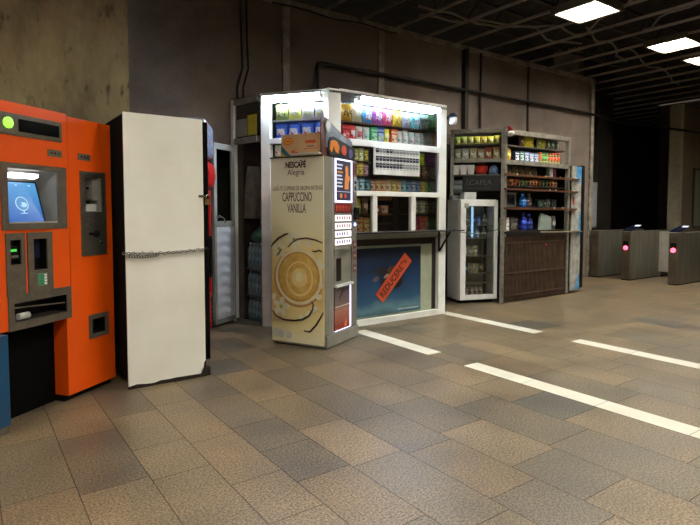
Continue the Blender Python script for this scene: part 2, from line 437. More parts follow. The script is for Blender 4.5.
# pipes and conduits on the back wall
PIPE = P('dark_pipe', '17120f', 0.5)
tag(MB().tube([(4.0, 6.40, 2.75), (4.0, 6.40, 3.36), (4.02, 6.40, 3.42), (4.08, 6.40, 3.43), (7.0, 6.40, 3.43), (10.6, 6.40, 3.44), (12.2, 6.6, 3.44), (15.0, 6.40, 3.46), (18.0, 6.40, 3.5)], 0.027, PIPE, 8).build('wall_pipe'), 'long dark pipe running level along the wall above both kiosks', 'pipe')
tag(MB().box(6.92, 7.0, 6.38, 6.47, 2.5, 4.12, PIPE).build('wall_duct', bevel=0.004), 'thick black vertical duct on the wall between the kiosks, left one', 'duct')
tag(MB().tube([(7.34, 6.42, 2.5), (7.34, 6.42, 4.12)], 0.022, PIPE, 8).build('wall_conduit'), 'thin black vertical conduit just right of the thick duct', 'conduit')
for i, (x, l) in enumerate(((2.90, 'dark drooping cable from the ceiling to the kiosk door, left strand'), (2.98, 'dark drooping cable from the ceiling to the kiosk door, right strand'))):
    tag(MB().tube([(x - 0.01, 6.44, 4.12), (x, 6.45, 3.6), (x + 0.01, 6.44, 3.2), (x - 0.06, 6.45, 2.95), (x - 0.06, 6.44, 2.80 + 0.02*i)], 0.014, BLKC, 6).build('hanging_cable'), l, 'cable')
tag(MB().tube(wav((3.3, 6.38, 4.08), (5.4, 6.38, 4.08), 0.02, 12, 5), 0.012, BLKC, 6).build('looped_cable'), 'thin black cable looping along the top edge of the wall', 'cable')
tag(MB().tube([(5.0, 6.3, 2.9), (5.0, 6.2, 3.03), (5.08, 6.2, 3.06), (5.15, 6.2, 2.95), (5.15, 6.1, 2.84)], 0.01, BLKC, 6).build('cable_loop'), 'small black cable loop standing up behind the lit kiosk roof', 'cable')

# ================================================================== TICKET MACHINE
TO = (0.57, 4.33, 0)
tm = thing('ticket_machine', 'orange ticket machine with touch screen at the left edge', 'ticket machine', TO, R(38))
sc = (-0.45, -0.055, 1.305, 1.665); tray = (-0.43, 0.0, 0.665, 0.79)
rr1 = (-0.445, -0.365, 1.04, 1.20); rr2 = (-0.27, -0.16, 0.99, 1.20)
g = MB()
g.plate(-1.15, 0.045, 0.62, 2.08, [sc, tray, rr1, rr2], 0.0, 0.16, ORANGE)
g.box(-1.15, 0.045, 0.16, 0.55, 0.62, 2.08, ORANGE)
g.build('main_cabinet', tm)
sh = (0.205, 0.365, 1.38, 1.645); ch = (0.24, 0.38, 0.445, 0.56)
g = MB()
g.plate(0.05, 0.485, 0.65, 2.065, [sh], 0.0, 0.12, ORANGE); g.plate(0.002, 0.485, 0.045, 0.65, [ch], 0.0, 0.12, ORANGE)
g.box(0.05, 0.485, 0.12, 0.55, 0.65, 2.065, ORANGE); g.box(0.002, 0.485, 0.12, 0.55, 0.045, 0.65, ORANGE)
g.build('side_cabinet', tm)
MB().box(-0.62, 0.0, 0.12, 0.5, 0.0, 0.618, P('matt_black', '', 0, spec=0.15)).box(0.0, 0.47, 0.04, 0.5, 0, 0.045, DARK).build('plinth_void_shade', tm)  # tall matt black block paints the shade under the machine; low one is plinth
BLUE = P('blue_panel', '0f4a72', 0.45)
MB().box(-0.62, -0.545, -0.08, 0.1, 0.05, 0.618, BLUE).box(-0.62, -0.55, -0.075, 0.1, 0, 0.05, TAUPE).build('leg_panel', tm, label='blue leg panel')
# top display strip
MB().box(-1.0, 0.0, -0.006, 0.0, 1.87, 2.01, TAUPE).build('display_panel', tm, bevel=0.003)
MB().box(-0.355, -0.03, -0.010, -0.006, 1.90, 1.98, P('display_glass', '04070c', 0.15)).build('display', tm)
lamp = MB().lathe((-0.43, -0.006, 1.945), [(0.036, 0.0), (0.036, 0.006), (0.028, 0.012), (0.0005, 0.014)], E('green_lamp', '9cf84a', 1.7), 20, 'y').build('indicator_lamp', tm, label='lit green round lamp')
for (a, b, nm) in ((-0.125, -0.005, 'x'), (0.145, 0.265, 'y')):
    q = MB().box(a, b, -0.006, 0, 1.765, 1.812, TAUPE)
    for t in range(3): q.lathe((a + 0.028 + t*0.032, -0.006, 1.789), [(0.007, 0), (0.007, 0.002), (0.0005, 0.002)], DARK, 10, 'y')
    q.build('speaker_grille', tm)
# screen recess
g = MB().plate(-0.495, 0.02, 1.265, 1.695, [sc], -0.012, 0.0, TAUPE)
g.build('screen_bezel', tm)
GREYIN = P('recess_grey', '98948c', 0.5)
g = MB().box(sc[0], sc[1], 0.15, 0.158, sc[2], sc[3], GREYIN)
g.box(sc[0], sc[0]+0.004, 0, 0.15, sc[2], sc[3], GREYIN).box(sc[1]-0.004, sc[1], 0, 0.15, sc[2], sc[3], GREYIN).box(sc[0], sc[1], 0, 0.15, sc[3]-0.004, sc[3], GREYIN).box(sc[0], sc[1], 0, 0.15, sc[2], sc[2]+0.01, P('pale_sill', 'a8a69c', 0.4))
g.build('screen_recess', tm)
Ms = Matrix.Translation((0, 0.045, 1.315)) @ Matrix.Rotation(R(-16), 4, 'X')
SCR = bpy.data.materials.new('touch_screen'); SCR.use_nodes = True
nt = SCR.node_tree; b = nt.nodes['Principled BSDF']
tc = nt.nodes.new('ShaderNodeTexCoord'); sp = nt.nodes.new('ShaderNodeSeparateXYZ'); nt.links.new(tc.outputs['Generated'], sp.inputs[0])
rp = nt.nodes.new('ShaderNodeValToRGB'); rp.color_ramp.elements[0].color = lin('1d62c0'); rp.color_ramp.elements[1].color = lin('63b1ec'); nt.links.new(sp.outputs['Z'], rp.inputs[0])
nt.links.new(rp.outputs[0], b.inputs['Emission Color']); b.inputs['Emission Strength'].default_value = 0.85; b.inputs['Base Color'].default_value = (0.01, 0.02, 0.05, 1); b.inputs['Roughness'].default_value = 0.2
scr = MB().box(-0.435, -0.125, 0, 0.008, 0.0, 0.275, SCR, Ms).build('screen', tm)
g = MB().box(-0.125, -0.115, -0.003, 0.012, 0, 0.285, BLACK, Ms).box(-0.445, -0.435, -0.003, 0.012, 0, 0.285, BLACK, Ms).box(-0.445, -0.115, -0.003, 0.012, 0.275, 0.285, BLACK, Ms)
g.build('screen_edge', tm)
IC = E('screen_icon', 'bfe6ff', 0.95); IC2 = E('screen_icon_dim', '4f9fe0', 0.8)
g = MB().disc(-0.27, 0.125, 0.050, 0.050, -0.0015, 0.001, IC, M=Ms).disc(-0.27, 0.125, 0.043, 0.043, -0.0022, 0.0006, IC2, M=Ms).disc(-0.26, 0.118, 0.026, 0.018, -0.003, 0.0006, IC, M=Ms)
g.disc(-0.282, 0.122, 0.008, 0.007, -0.0034, 0.0003, IC2, M=Ms)
g.box(-0.296, -0.244, -0.002, -0.001, 0.056, 0.061, IC, M=Ms).box(-0.274, -0.264, -0.002, -0.001, 0.061, 0.076, IC, M=Ms)
g.box(-0.42, -0.395, -0.002, -0.001, 0.022, 0.03, IC, M=Ms).box(-0.33, -0.2, -0.002, -0.001, 0.212, 0.217, IC2, M=Ms).box(-0.29, -0.275, -0.002, -0.001, 0.25, 0.258, IC, M=Ms).box(-0.19, -0.17, -0.002, -0.001, 0.25, 0.258, IC, M=Ms)
g.build('screen_graphic', scr)
pts = []
for j in range(24):
    a = 2*math.pi*j/24; pts.append((-0.275 + (0.10 if math.cos(a) > 0 else -0.10) + 0.02*math.cos(a), 0.06 + 0.02*math.sin(a)))
g = MB(); g.ring_surf([[Vector((p[0], p[1], 1.628 + (p[1] - 0.04)*-0.6)) for p in pts], [Vector((p[0], p[1] + 0.004, 1.638 + (p[1] - 0.04)*-0.6)) for p in pts]], E('white_lamp', 'ffffff', 6.0))
g.build('screen_lamp', tm, label='lit white oval lamp')
def liner(h, d, mat, nm):
    e = 0.003
    MB().box(h[0], h[0]+e, 0.0, d, h[2], h[3], mat).box(h[1]-e, h[1], 0.0, d, h[2], h[3], mat).box(h[0], h[1], 0.0, d, h[3]-e, h[3], mat).box(h[0], h[1], 0.0, d, h[2], h[2]+e, mat).build(nm, tm)
for h, d, mt, nm in ((rr1, 0.06, DARK, 'slot_liner'), (rr2, 0.06, DARK, 'slot_liner'), (tray, 0.12, DARK, 'tray_liner'), (sh, 0.1, GREYIN, 'validator_liner'), (ch, 0.1, DARK, 'return_liner')): liner(h, d, mt, nm)
# readers
g = MB().plate(-0.475, -0.335, 0.84, 1.245, [rr1], -0.01, 0, TAUPE); g.build('ticket_reader', tm)
g = MB().box(rr1[0], rr1[1], 0.05, 0.06, rr1[2], rr1[3], DARK).box(-0.44, -0.37, 0.01, 0.05, 1.07, 1.16, BLACK).box(-0.43, -0.385, 0.008, 0.012, 1.125, 1.14, E('green_display', '4bd84b', 1.2)).box(-0.43, -0.38, 0.0, 0.03, 1.085, 1.10, STEEL)
g.build('reader_slot', tm)
g = MB().plate(-0.315, -0.115, 0.84, 1.245, [rr2], -0.01, 0, TAUPE); g.build('card_terminal', tm)
g = MB().box(rr2[0], rr2[1], 0.06, 0.07, rr2[2], rr2[3], BLACK).box(-0.25, -0.18, 0.035, 0.06, 1.07, 1.18, P('terminal_screen', '1c2338', 0.2)).box(-0.265, -0.165, -0.012, 0.05, 0.985, 0.99, STEEL)
g.build('terminal_screen', tm)
g = MB().box(-0.25, -0.17, -0.014, -0.01, 0.88, 0.965, P('pad_grey', '8c9488', 0.4))
gg = P('keypad_green', '1fae6d', 0.4)
for i in range(3):
    for j in range(4): g.box(-0.243 + i*0.023, -0.225 + i*0.023, -0.018, -0.014, 0.888 + j*0.019, 0.901 + j*0.019, gg if i < 2 else WHITE)
g.build('keypad', tm)
g = MB().plate(-0.47, 0.04, 0.615, 0.845, [tray], -0.01, 0, TAUPE); g.build('coin_tray', tm)
g = MB().box(tray[0], tray[1], 0.12, 0.13, tray[2], tray[3], BLACK).box(tray[0], tray[1], 0.0, 0.12, tray[2], tray[2]+0.005, P('tray_metal', '5d5850', 0.3, 0.7)).beam((tray[0], 0.01, 0.76), (tray[1], 0.01, 0.73), 0.006, 0.008, STEEL)
g.build('tray_flap', tm)
tag(MB().tube([(TO[0] + x*math.cos(R(38)) - y*math.sin(R(38)), TO[1] + x*math.sin(R(38)) + y*math.cos(R(38)), 0.695) for x, y in ((-0.38, 0.02), (-0.34, 0.018), (-0.30, 0.022))], 0.022, P('white_paper', 'd8d5cc', 0.7), 10).build('paper_roll'), 'crumpled white receipt lying in the tray of the orange machine', 'paper')
# steel panel of side cabinet
g = MB().plate(0.155, 0.415, 1.05, 1.685, [sh], -0.008, 0, STEEL)
g.build('validator_panel', tm)
g = MB().box(sh[0], sh[1], 0.10, 0.112, sh[2], sh[3], P('recess_dim', '4a4a48', 0.4)).box(0.30, 0.365, 0.02, 0.10, 1.47, 1.64, GREYIN).box(0.215, 0.345, 0.02, 0.10, 1.385, 1.44, P('chute_pale', 'c2c4bf', 0.35)).box(0.215, 0.28, 0.015, 0.1, 1.47, 1.49, STEEL).box(0.215, 0.28, 0.03, 0.1, 1.55, 1.57, BLACK)
g.build('validator_slot', tm)
g = MB().lathe((0.30, -0.008, 1.215), [(0.028, 0), (0.028, 0.01), (0.02, 0.014), (0.0005, 0.014)], BLACK, 16, 'y').box(0.23, 0.30, -0.018, -0.008, 1.205, 1.225, BLACK)
g.lathe((0.345, -0.008, 1.14), [(0.012, 0), (0.012, 0.006), (0.0005, 0.006)], CHROME, 12, 'y')
g.build('lock', tm)
g = MB().plate(0.21, 0.415, 0.415, 0.595, [ch], -0.008, 0, TAUPE); g.build('return_frame', tm)
MB().box(ch[0], ch[1], 0.10, 0.11, ch[2], ch[3], BLACK).box(0.245, 0.255, 0.005, 0.1, 0.45, 0.555, STEEL).build('return_slot', tm)

# ================================================================== WHITE-SIDED CABINET WITH CHAIN
WP = P('white_enamel', 'f1efe4', 0.16, 0.0, 'e8e5d8', 2.5)
cb = thing('chained_fridge', 'tall cabinet with white side panel, black door edge and a chain around it', 'fridge', (0.99, 4.36, 0), 0)
MB().box(0.0, 0.62, 0.02, 0.80, 0.07, 2.13, P('matt_black', '050505', 0.8, spec=0.15)).build('body', cb, bevel=0.004)
MB().box(0.0, 0.62, 0.0, 0.02, 0.02, 2.14, WP).build('side_panel', cb, bevel=0.004, label='white enamel side panel')
r = random.Random(5)
g = MB()
pts = [(0.62, 0.0), (0.62, 0.028)] + [(0.62 - 0.31*k/10.0*2, 0.022 + r.uniform(-0.004, 0.012)) for k in range(1, 10)] + [(0.0, 0.022), (0.0, 0.0)]
g.poly([(p[0], p[1]) for p in reversed(pts)], -0.003, 0.02, RUST)
g.poly([(0.56, 0.01), (0.62, 0.005), (0.622, 0.14), (0.605, 0.12), (0.60, 0.08), (0.585, 0.04)], -0.002, 0.003, RUST)
g.build('rusty_edge', cb)
MB().box(0.622, 0.662, 0.0, 0.80, 0.14, 2.12, P('matt_black', '', 0)).build('door', cb, bevel=0.005)
MB().box(0.662, 0.695, 0.02, 0.05, 0.83, 0.86, BLACK).box(0.662, 0.695, 0.02, 0.05, 1.15, 1.18, BLACK).box(0.678, 0.70, 0.015, 0.055, 0.85, 1.16, BLACK).build('handle', cb, bevel=0.006)
MB().box(0.58, 0.66, 0.0, 0.06, 0.0, 0.07, RUST).box(0.02, 0.1, 0.02, 0.06, 0.0, 0.07, DARK).box(0.02, 0.1, 0.7, 0.76, 0.0, 0.07, DARK).box(0.55, 0.63, 0.7, 0.76, 0, 0.07, DARK).build('foot', cb)
g = MB().box(0.575, 0.66, -0.012, 0.0, 1.50, 1.52, CHROME)
g.build('hasp', cb)
g = MB().box(0.625, 0.665, -0.03, -0.012, 1.44, 1.49, P('brass', '8f7a45', 0.3, 0.8)).tube([(0.633, -0.021, 1.49), (0.635, -0.021, 1.515), (0.645, -0.021, 1.525), (0.655, -0.021, 1.515), (0.657, -0.021, 1.49)], 0.004, CHROME, 6)
tag(g.build('padlock'), 'small brass padlock on the hasp of the white-sided cabinet', 'padlock').location = (0.99, 4.36, 0)
CH = P('chain_steel', '6a6660', 0.35, 0.9)
g = MB()
n = 40
for k in range(n):
    t = k / (n - 1); x = 0.975 + 0.66 * t; z = 1.065 - 0.015 * math.sin(math.pi * t) + 0.012 * t + 0.004*math.sin(k*1.7)
    L = []
    for j in range(12):
        a = 2*math.pi*j/12; u = 0.0135*math.cos(a); v = 0.009*math.sin(a)
        L.append((x + u, 4.345 + (v if k % 2 else 0) * 0.8, z + (0 if k % 2 else v)))
    g.tube(L, 0.0032, CH, 5, closed=True)
for k in range(12):
    x = 1.0 + 0.02*k; L = [(x + 0.013*math.cos(2*math.pi*j/12), 4.336, 1.043 - 0.01*math.sin(k/3.6) + 0.009*math.sin(2*math.pi*j/12)) for j in range(12)]
    g.tube(L, 0.0032, CH, 5, closed=True)
tag(g.build('chain'), 'steel chain stretched across the white side panel', 'chain')

# ================================================================== RED COOLER
RED = P('red_enamel', 'd01818', 0.35, 0.0, 'b41212', 4)
rc = thing('red_drink_cooler', 'red drink cooler squeezed between the white-sided cabinet and the open door', 'cooler', (1.88, 5.75, 0), R(62))
# local: front toward -y
MB().box(-0.30, 0.30, -0.22, 0.30, 0.05, 1.95, RED).build('body', rc, bevel=0.01)
g = MB().plate(-0.30, 0.30, 0.42, 1.62, [(-0.24, 0.24, 0.48, 1.56)], -0.27, -0.225, RED); g.build('door', rc, bevel=0.006)
MB().box(-0.24, 0.24, -0.25, -0.235, 0.48, 1.56, P('cooler_glass', '2a2a2a', 0.1)).build('door_glass', rc)
pr_ = [(-0.225, 1.64), (-0.30, 1.66), (-0.33, 1.78), (-0.31, 1.90), (-0.225, 1.96)]
g = MB(); g.ring_surf([[Vector((-0.30, y, z)) for y, z in pr_], [Vector((0.30, y, z)) for y, z in pr_]], RED); g.build('header', rc, bevel=0.005)
g = MB().box(-0.30, 0.30, -0.255, -0.225, 0.05, 0.40, RED)
for k in range(6): g.box(-0.27, 0.27, -0.268, -0.255, 0.09 + k*0.05, 0.115 + k*0.05, RED)
g.build('grille', rc)
MB().box(-0.29, -0.26, -0.31, -0.28, 0.85, 1.2, BLACK).box(-0.29, -0.26, -0.28, -0.27, 0.86, 0.9, BLACK).box(-0.29, -0.26, -0.28, -0.27, 1.15, 1.19, BLACK).build('handle', rc)
tag(MB().box(-0.30, 0.37, -0.30, 0.22, 1.965, 2.34, PRINT('4d7fa8', 'b04a40', 'c9c2b0', 14)).build('patterned_bundle', bevel=0.05), 'patterned blue and red bundle on top of the red cooler', 'bundle')
o = bpy.data.objects['patterned_bundle']; o.location = (1.88, 5.75, 0); o.rotation_euler = (0, 0, R(62))

# ================================================================== LIT KIOSK
AX, AY, BX, BY, CXk = 2.88, 5.88, 3.40, 5.19, 5.28
H0 = 2.77
kk = thing('kiosk', 'white framed kiosk with lit shelves of snacks', 'kiosk', (0, 0, 0))
def along(x0, y0, x1, y1):
    d = Vector((x1 - x0, y1 - y0, 0)); ang = math.atan2(d.y, d.x)
    return Matrix.Translation((x0, y0, 0)) @ Matrix.Rotation(ang, 4, 'Z'), d.length
MA, LA = along(AX, AY, BX, BY)       # angled face
MI = Matrix.Identity(4)
def col(x0, x1, y0, y1, M, z1=H0, mat=WHITE, nm='column', z0=0.0):
    MB().box(x0, x1, y0, y1, z0, z1, mat, M).build(nm, kk, bevel=0.004)
col(0.0, 0.12, 0.0, 0.08, MA)
col(3.385, 3.56, 5.19, 5.27, MI, 2.79)
col(LA - 0.07, LA - 0.005, 0.005, 0.07, MA, 2.78)
col(5.145, 5.275, 5.19, 5.26, MI, 2.80)
MW, LW_ = along(2.875, 5.93, 2.765, 6.44)
col(LW_ - 0.06, LW_, -0.03, 0.03, MW, H0)
GRIN = P('grey_frame', 'a8aaa4', 0.4)
# rails
def rail(x0, x1, z0, z1, M, y0=0.0, y1=0.06, mat=WHITE, nm='rail'):
    MB().box(x0, x1, y0, y1, z0, z1, mat, M).build(nm, kk, bevel=0.003)
rail(0.0, LA, 2.71, 2.78, MA, 0.0, 0.08); rail(0.10, LA - 0.06, 2.185, 2.245, MA)
MF = Matrix.Translation((0, BY, 0))
rail(3.55, 5.16, 2.745, 2.80, MF, 0.0, 0.07)
rail(3.55, 5.16, 2.165, 2.24, MF); rail(3.55, 5.16, 1.575, 1.635, MF, -0.01, 0.06); rail(3.55, 5.16, 1.05, 1.12, MF, 0.0, 0.05, P('grey_band', '8e9088', 0.5))
rail(3.55, 5.16, 0.0, 0.075, MF, 0.0, 0.06); rail(0.1, LA - 0.06, 0.0, 0.07, MA); rail(0.10, LA - 0.06, 1.0, 1.06, MA)
col(4.035, 4.105, 5.195, 5.25, MI, 1.58, z0=1.12, nm='mullion'); col(4.655, 4.735, 5.195, 5.25, MI, 1.58, z0=1.12, nm='mullion')
# counter
g = MB().box(3.62, 5.42, 4.98, 5.18, 1.125, 1.143, P('counter_dark', '1a1816', 0.4)); g.build('counter_shelf', kk, bevel=0.003)
MB().beam((5.14, 5.17, 0.86), (5.16, 5.0, 1.12), 0.02, 0.02, BLACK).beam((5.14, 5.18, 0.86), (5.14, 5.18, 1.12), 0.02, 0.02, BLACK).build('bracket', kk)
# roof, end walls, interior
g = MB()
rf = [(2.74, 6.44), (AX, AY), (BX, BY), (CXk, BY), (CXk, 6.44)]
g.ring_surf([[Vector((x, y, 2.74)) for x, y in rf], [Vector((x, y, 2.768)) for x, y in rf]], P('roof_board', '6b665e', 0.6), smooth=False); g.build('roof', kk)
MB().box(5.235, 5.27, 5.26, 6.44, 0, 2.74, P('end_panel', '5c5850', 0.5)).build('end_panel', kk)
INN = P('kiosk_inner_board', '35281f', 0.7, 0.0, '231912', 6)
MB().box(2.9, 5.23, 6.40, 6.43, 0, 2.74, INN).build('inner_wall', kk)
# shelves inside facade
SH = P('shelf_board', '4a3020', 0.6)
SHW = P('shelf_white', 'c9c9c2', 0.5)
FY0, FY1 = 5.262, 5.50
for z, nm in ((2.455, SH), (2.235, SHW), (1.995, SH), (1.82, SH), (1.635, SHW)):
    MB().box(3.62, 5.232, FY0, FY1, z - 0.018, z, nm).build('shelf', kk)
MB().box(3.62, 5.232, FY1, FY1 + 0.012, 1.60, 2.735, BROWNDARK).build('shelf_backing', kk)
for (a, b) in ((3.60, 4.06), (4.71, 5.232)):
    MB().box(a, b, FY0, FY1, 1.10, 1.12, SH).box(a, b, FY0, FY1 - 0.05, 1.345, 1.36, SH).box(a, b, FY1, FY1 + 0.012, 1.10, 1.60, BROWNDARK).build('shelf', kk)
for z, nm in ((2.468, SHW), (2.25, SHW), (2.04, SH)):
    MB().box(0.12, LA - 0.08, 0.075, 0.28, z - 0.015, z, nm, MA).build('shelf', kk)
MB().box(0.12, LA - 0.09, 0.28, 0.29, 1.0, 2.70, BROWNDARK, MA).build('shelf_backing', kk)
# glass
MB().box(3.56, 5.145, 5.225, 5.229, 2.24, 2.745, GLASS).build('glass_pane', kk)
MB().box(3.56, 5.145, 5.225, 5.229, 1.635, 2.165, GLASS).build('glass_pane', kk)
for a, b in ((3.56, 4.035), (4.105, 4.655), (4.735, 5.145)):
    MB().box(a, b, 5.222, 5.226, 1.12, 1.575, GLASS).build('window_pane', kk)
MB().box(0.12, LA - 0.07, 0.03, 0.034, 2.27, 2.71, GLASS, MA).build('glass_pane', kk)
# lower front: poster frame
GRN = P('pale_green_board', '9aa490', 0.5, 0.0, '868f7e', 3)
MB().box(3.56, 4.86, 5.235, 5.26, 0.075, 0.965, GRN).box(4.86, 5.06, 5.235, 5.26, 0.075, 0.96, P('pale_green_panel', 'a9b29a', 0.5)).box(5.06, 5.145, 5.25, 5.27, 0.075, 1.05, BROWNDARK).box(3.56, 5.145, 5.262, 5.27, 0.96, 1.05, P('dark_red_opening', '24100b', 0.6)).build('lower_panel', kk)
MB().box(0.12, LA - 0.07, 0.03, 0.05, 0.07, 1.0, GRN, MA).build('lower_panel', kk)
# side opening toward the wall: transom with glass
g = MB().box(0, LW_ - 0.06, -0.025, 0.025, 2.22, 2.29, WORN, MW); g.build('transom', kk); MB().box(0, LW_ - 0.06, -0.025, 0.025, 2.70, 2.76, WORN, MW).build('head_rail', kk)
MB().box(0, LW_ - 0.06, -0.002, 0.002, 2.29, 2.70, GLASSD, MW).build('transom_pane', kk)
MB().box(0, LW_ - 0.06, -0.02, 0.02, 0.0, 0.035, WORN, MW).build('threshold', kk)
YEL = P('yellow_paper', 'c4b52e', 0.6)
tag(MB().box(0.03, 0.20, 0.004, 0.007, 2.31, 2.55, YEL, MW).build('yellow_notice'), 'yellow paper behind the small window above the kiosk door', 'notice')
tag(MB().box(0.22, 0.44, 0.004, 0.007, 2.31, 2.52, P('pale_card', '8f8d84', 0.6), MW).build('pale_notice'), 'grey card stuck on the small window above the kiosk door', 'notice')
# open door leaf
dl = thing('kiosk_door', 'open aluminium door with glass top and padded white lower half', 'door', (2.73, 6.39, 0), math.atan2(6.15 - 6.39, 2.36 - 2.73))
DW = 0.43
fr = MB().box(0, DW, 0, 0.04, 0.03, 0.09, GRIN).box(0, DW, 0, 0.04, 1.20, 1.27, GRIN).box(0, DW, 0, 0.04, 2.13, 2.20, GRIN).box(0, 0.055, 0, 0.04, 0.03, 2.2, GRIN).box(DW - 0.055, DW, 0, 0.04, 0.03, 2.2, GRIN)
fr.build('frame', dl, bevel=0.003)
MB().box(0.055, DW - 0.055, 0.018, 0.022, 1.27, 2.13, GLASSD).build('door_glass', dl)
g = MB(); nx, nz = 8, 40; PADM = P('padded_white_sheet', 'f0f1f3', 0.3, 0.0, 'e0e2e5', 6)
def padrow(sgn, yb):
    rings = []
    for j in range(nz + 1):
        z = 0.09 + 1.11 * j / nz
        rings.append([Vector((0.03 + (DW - 0.06) * i / nx, yb + sgn * (0.006 + 0.020 * abs(math.sin(j / nz * math.pi * 9 + 0.6*math.sin(i*0.9))) * math.sin(math.pi*(i+0.3)/(nx+0.6))), z)) for i in range(nx + 1)])
    return rings
g.ring_surf(padrow(1, 0.04), PADM, closed=False, cap=False); g.ring_surf(padrow(-1, 0.0), PADM, closed=False, cap=False)
g.build('padded_panel', dl)
hd = MB()
for y, sg in ((0.04, 1), (0.0, -1)):
    hd.tube([(DW - 0.03, y, 1.32), (DW - 0.03, y + sg*0.04, 1.32), (DW - 0.06, y + sg*0.05, 1.33), (DW - 0.13, y + sg*0.05, 1.30), (DW - 0.15, y + sg*0.045, 1.25)], 0.009, CHROME, 8)
hd.build('handle', dl)
# inside the doorway: coats, bottle packs
COAT = P('olive_cloth', '6a6556', 0.9, 0.0, '464236', 8); COAT2 = P('grey_cloth', '7d7868', 0.9, 0.0, '57534a', 8)
def coat(cx, cy, zt, zb, w, mat, label):
    rings = []
    for j in range(13):
        t = j / 12; z = zt + (zb - zt) * t
        ww = w * (0.25 + 0.75 * min(1, t * 6)) * (1 + 0.15 * t); dd = 0.07 + 0.03 * t
        rings.append([Vector((cx + dd * math.sin(a) * (1 + 0.25 * math.sin(5*a + 2*t)), cy + ww * 0.5 * math.cos(a) * (1 + 0.12 * math.sin(7*a + 3*t)), z)) for a in [2*math.pi*q/28 for q in range(28)]])
    m = MB().ring_surf(rings, mat)
    m.tube([(cx, cy, zt - 0.01), (cx, cy, zt + 0.05), (cx + 0.02, cy, zt + 0.08)], 0.004, BLKC, 5)
    tag(m.build('hanging_coat'), label, 'coat')
coat(2.96, 6.26, 1.95, 1.30, 0.20, COAT2, 'grey coat hanging inside the kiosk doorway, nearer the open door')
coat(3.04, 5.98, 1.98, 1.22, 0.20, COAT, 'dark olive coat hanging inside the kiosk doorway, nearer the lit column')
BOT = GL('bottle_plastic', 'b9cdd2', 0.5, 0.08)
BOTC = P('bottle_cap', 'bcd0d8', 0.4); BOTB = P('bottle_dim', '8298a0', 0.2, 0.0, '46565c', 15)
def bottle_mesh(name, h=0.32, r_=0.042, body=BOTB, cap=BOTC):
    m = MB().lathe((0, 0, 0), [(r_*0.9, 0), (r_, 0.01), (r_, h*0.3), (r_*0.93, h*0.35), (r_, h*0.4), (r_, h*0.66), (r_*0.75, h*0.8), (r_*0.36, h*0.9), (r_*0.36, h*0.94)], body, 12)
    m.lathe((0, 0, h*0.94), [(r_*0.42, 0), (r_*0.42, h*0.06)], cap, 10)
    return m
b0 = bottle_mesh('water_bottle').build('water_bottle')
cnt = 0
tiers = ['bottom', 'second', 'third']
for tz in range(3):
    for ix in range(2):
        for iy in range(4):
            o = b0 if cnt == 0 else b0.copy()
            if cnt: COL.objects.link(o)
            o.location = (2.935 + ix*0.095, 5.985 + iy*0.105, 0.004 + tz*0.335)
            tag(o, 'water bottle, %s tier, %s row, %s in the doorway stack' % (tiers[tz], ['outer', 'inner'][ix], ['nearest picture right', 'second from right', 'third from right', 'leftmost'][iy]), 'bottle', 'stacked water bottles inside the kiosk doorway')
            cnt += 1
    if tz < 2:
        tag(MB().box(2.885, 3.085, 5.93, 6.36, 0.325 + tz*0.335 + 0.001, 0.335 + tz*0.335, P('pack_card', '55524a', 0.7)).build('pack_tray'), 'card sheet between the %s and %s tiers of water bottles' % (tiers[tz], tiers[tz+1]), 'card sheet')
g = MB(); rings = []
for j in range(9):
    t = j/8; rr = 0.12*math.sin(math.pi*(0.15+0.83*t))
    rings.append([Vector((2.99 + rr*math.cos(a)*(1+0.15*math.sin(3*a+4*t)), 6.11 + rr*1.1*math.sin(a)*(1+0.12*math.cos(5*a)), 1.003 + 0.2*t)) for a in [2*math.pi*q/20 for q in range(20)]])
tag(g.ring_surf(rings, P('green_bag', '1f6a4a', 0.4, 0.0, '12402c', 10)).build('green_plastic_bag'), 'green plastic bag on top of the stacked water bottles', 'bag')
# tube lamps
def tube_lamp(a, b, label, s=TUBE_COOL):
    t = thing('tube_lamp', label, 'lamp', a, 0, 'fluorescent tubes on the lit kiosk')
    d = Vector(b) - Vector(a)
    MB().tube([(0, 0, 0), tuple(d)], 0.026, E('tube_cool', 'dcecff', s), 12).build('tube', t)
    up = Vector((0, 0, 0.04))
    MB().beam(tuple(up), tuple(d + up), 0.07, 0.018, P('batten_grey', '8c8e90', 0.5)).beam((0, 0, 0), tuple(-d.normalized()*0.03), 0.05, 0.05, WHITE).beam(tuple(d), tuple(d + d.normalized()*0.03), 0.05, 0.05, WHITE).build('batten', t)
tube_lamp((3.82, 5.165, 2.705), (5.11, 5.165, 2.705), 'long fluorescent tube along the top of the straight kiosk front')
pa = MA @ Vector((0.05, -0.03, 2.70)); pb = MA @ Vector((LA - 0.10, -0.03, 2.70))
tube_lamp(tuple(pa), tuple(pb), 'shorter fluorescent tube along the top of the angled kiosk front')

# ================================================================== PRODUCTS
SEEN = {}
def bag_mb(w, h, d, m1, m2):
    g = MB(); nx, nz = 6, 8
    for sgn in (-1, 1):
        grid = []
        for j in range(nz + 1):
            t = j / nz; prof = max(0.0, math.sin(math.pi * min(1, max(0, (t - 0.06) / 0.88)))) ** 0.6
            row = []
            for i in range(nx + 1):
                u = i / nx * 2 - 1
                ww = w/2 * (1 - 0.10 * math.sin(math.pi * t)) * u
                row.append(Vector((ww, sgn * d/2 * prof * (1 - u*u) ** 0.5 if abs(u) < 1 else 0, t * h)))
            grid.append(row)
        for j in range(nz):
            for i in range(nx):
                mm = m2 if (1 <= i <= nx - 2 and 2 <= j <= nz - 4) else m1
                g.face([grid[j][i], grid[j][i+1], grid[j+1][i+1], grid[j+1][i]], mm, True)
    return g
def up(h):
    return ''.join('%02x' % min(242, int(int(h[i:i+2], 16) * 1.22 + 6)) for i in (0, 2, 4))
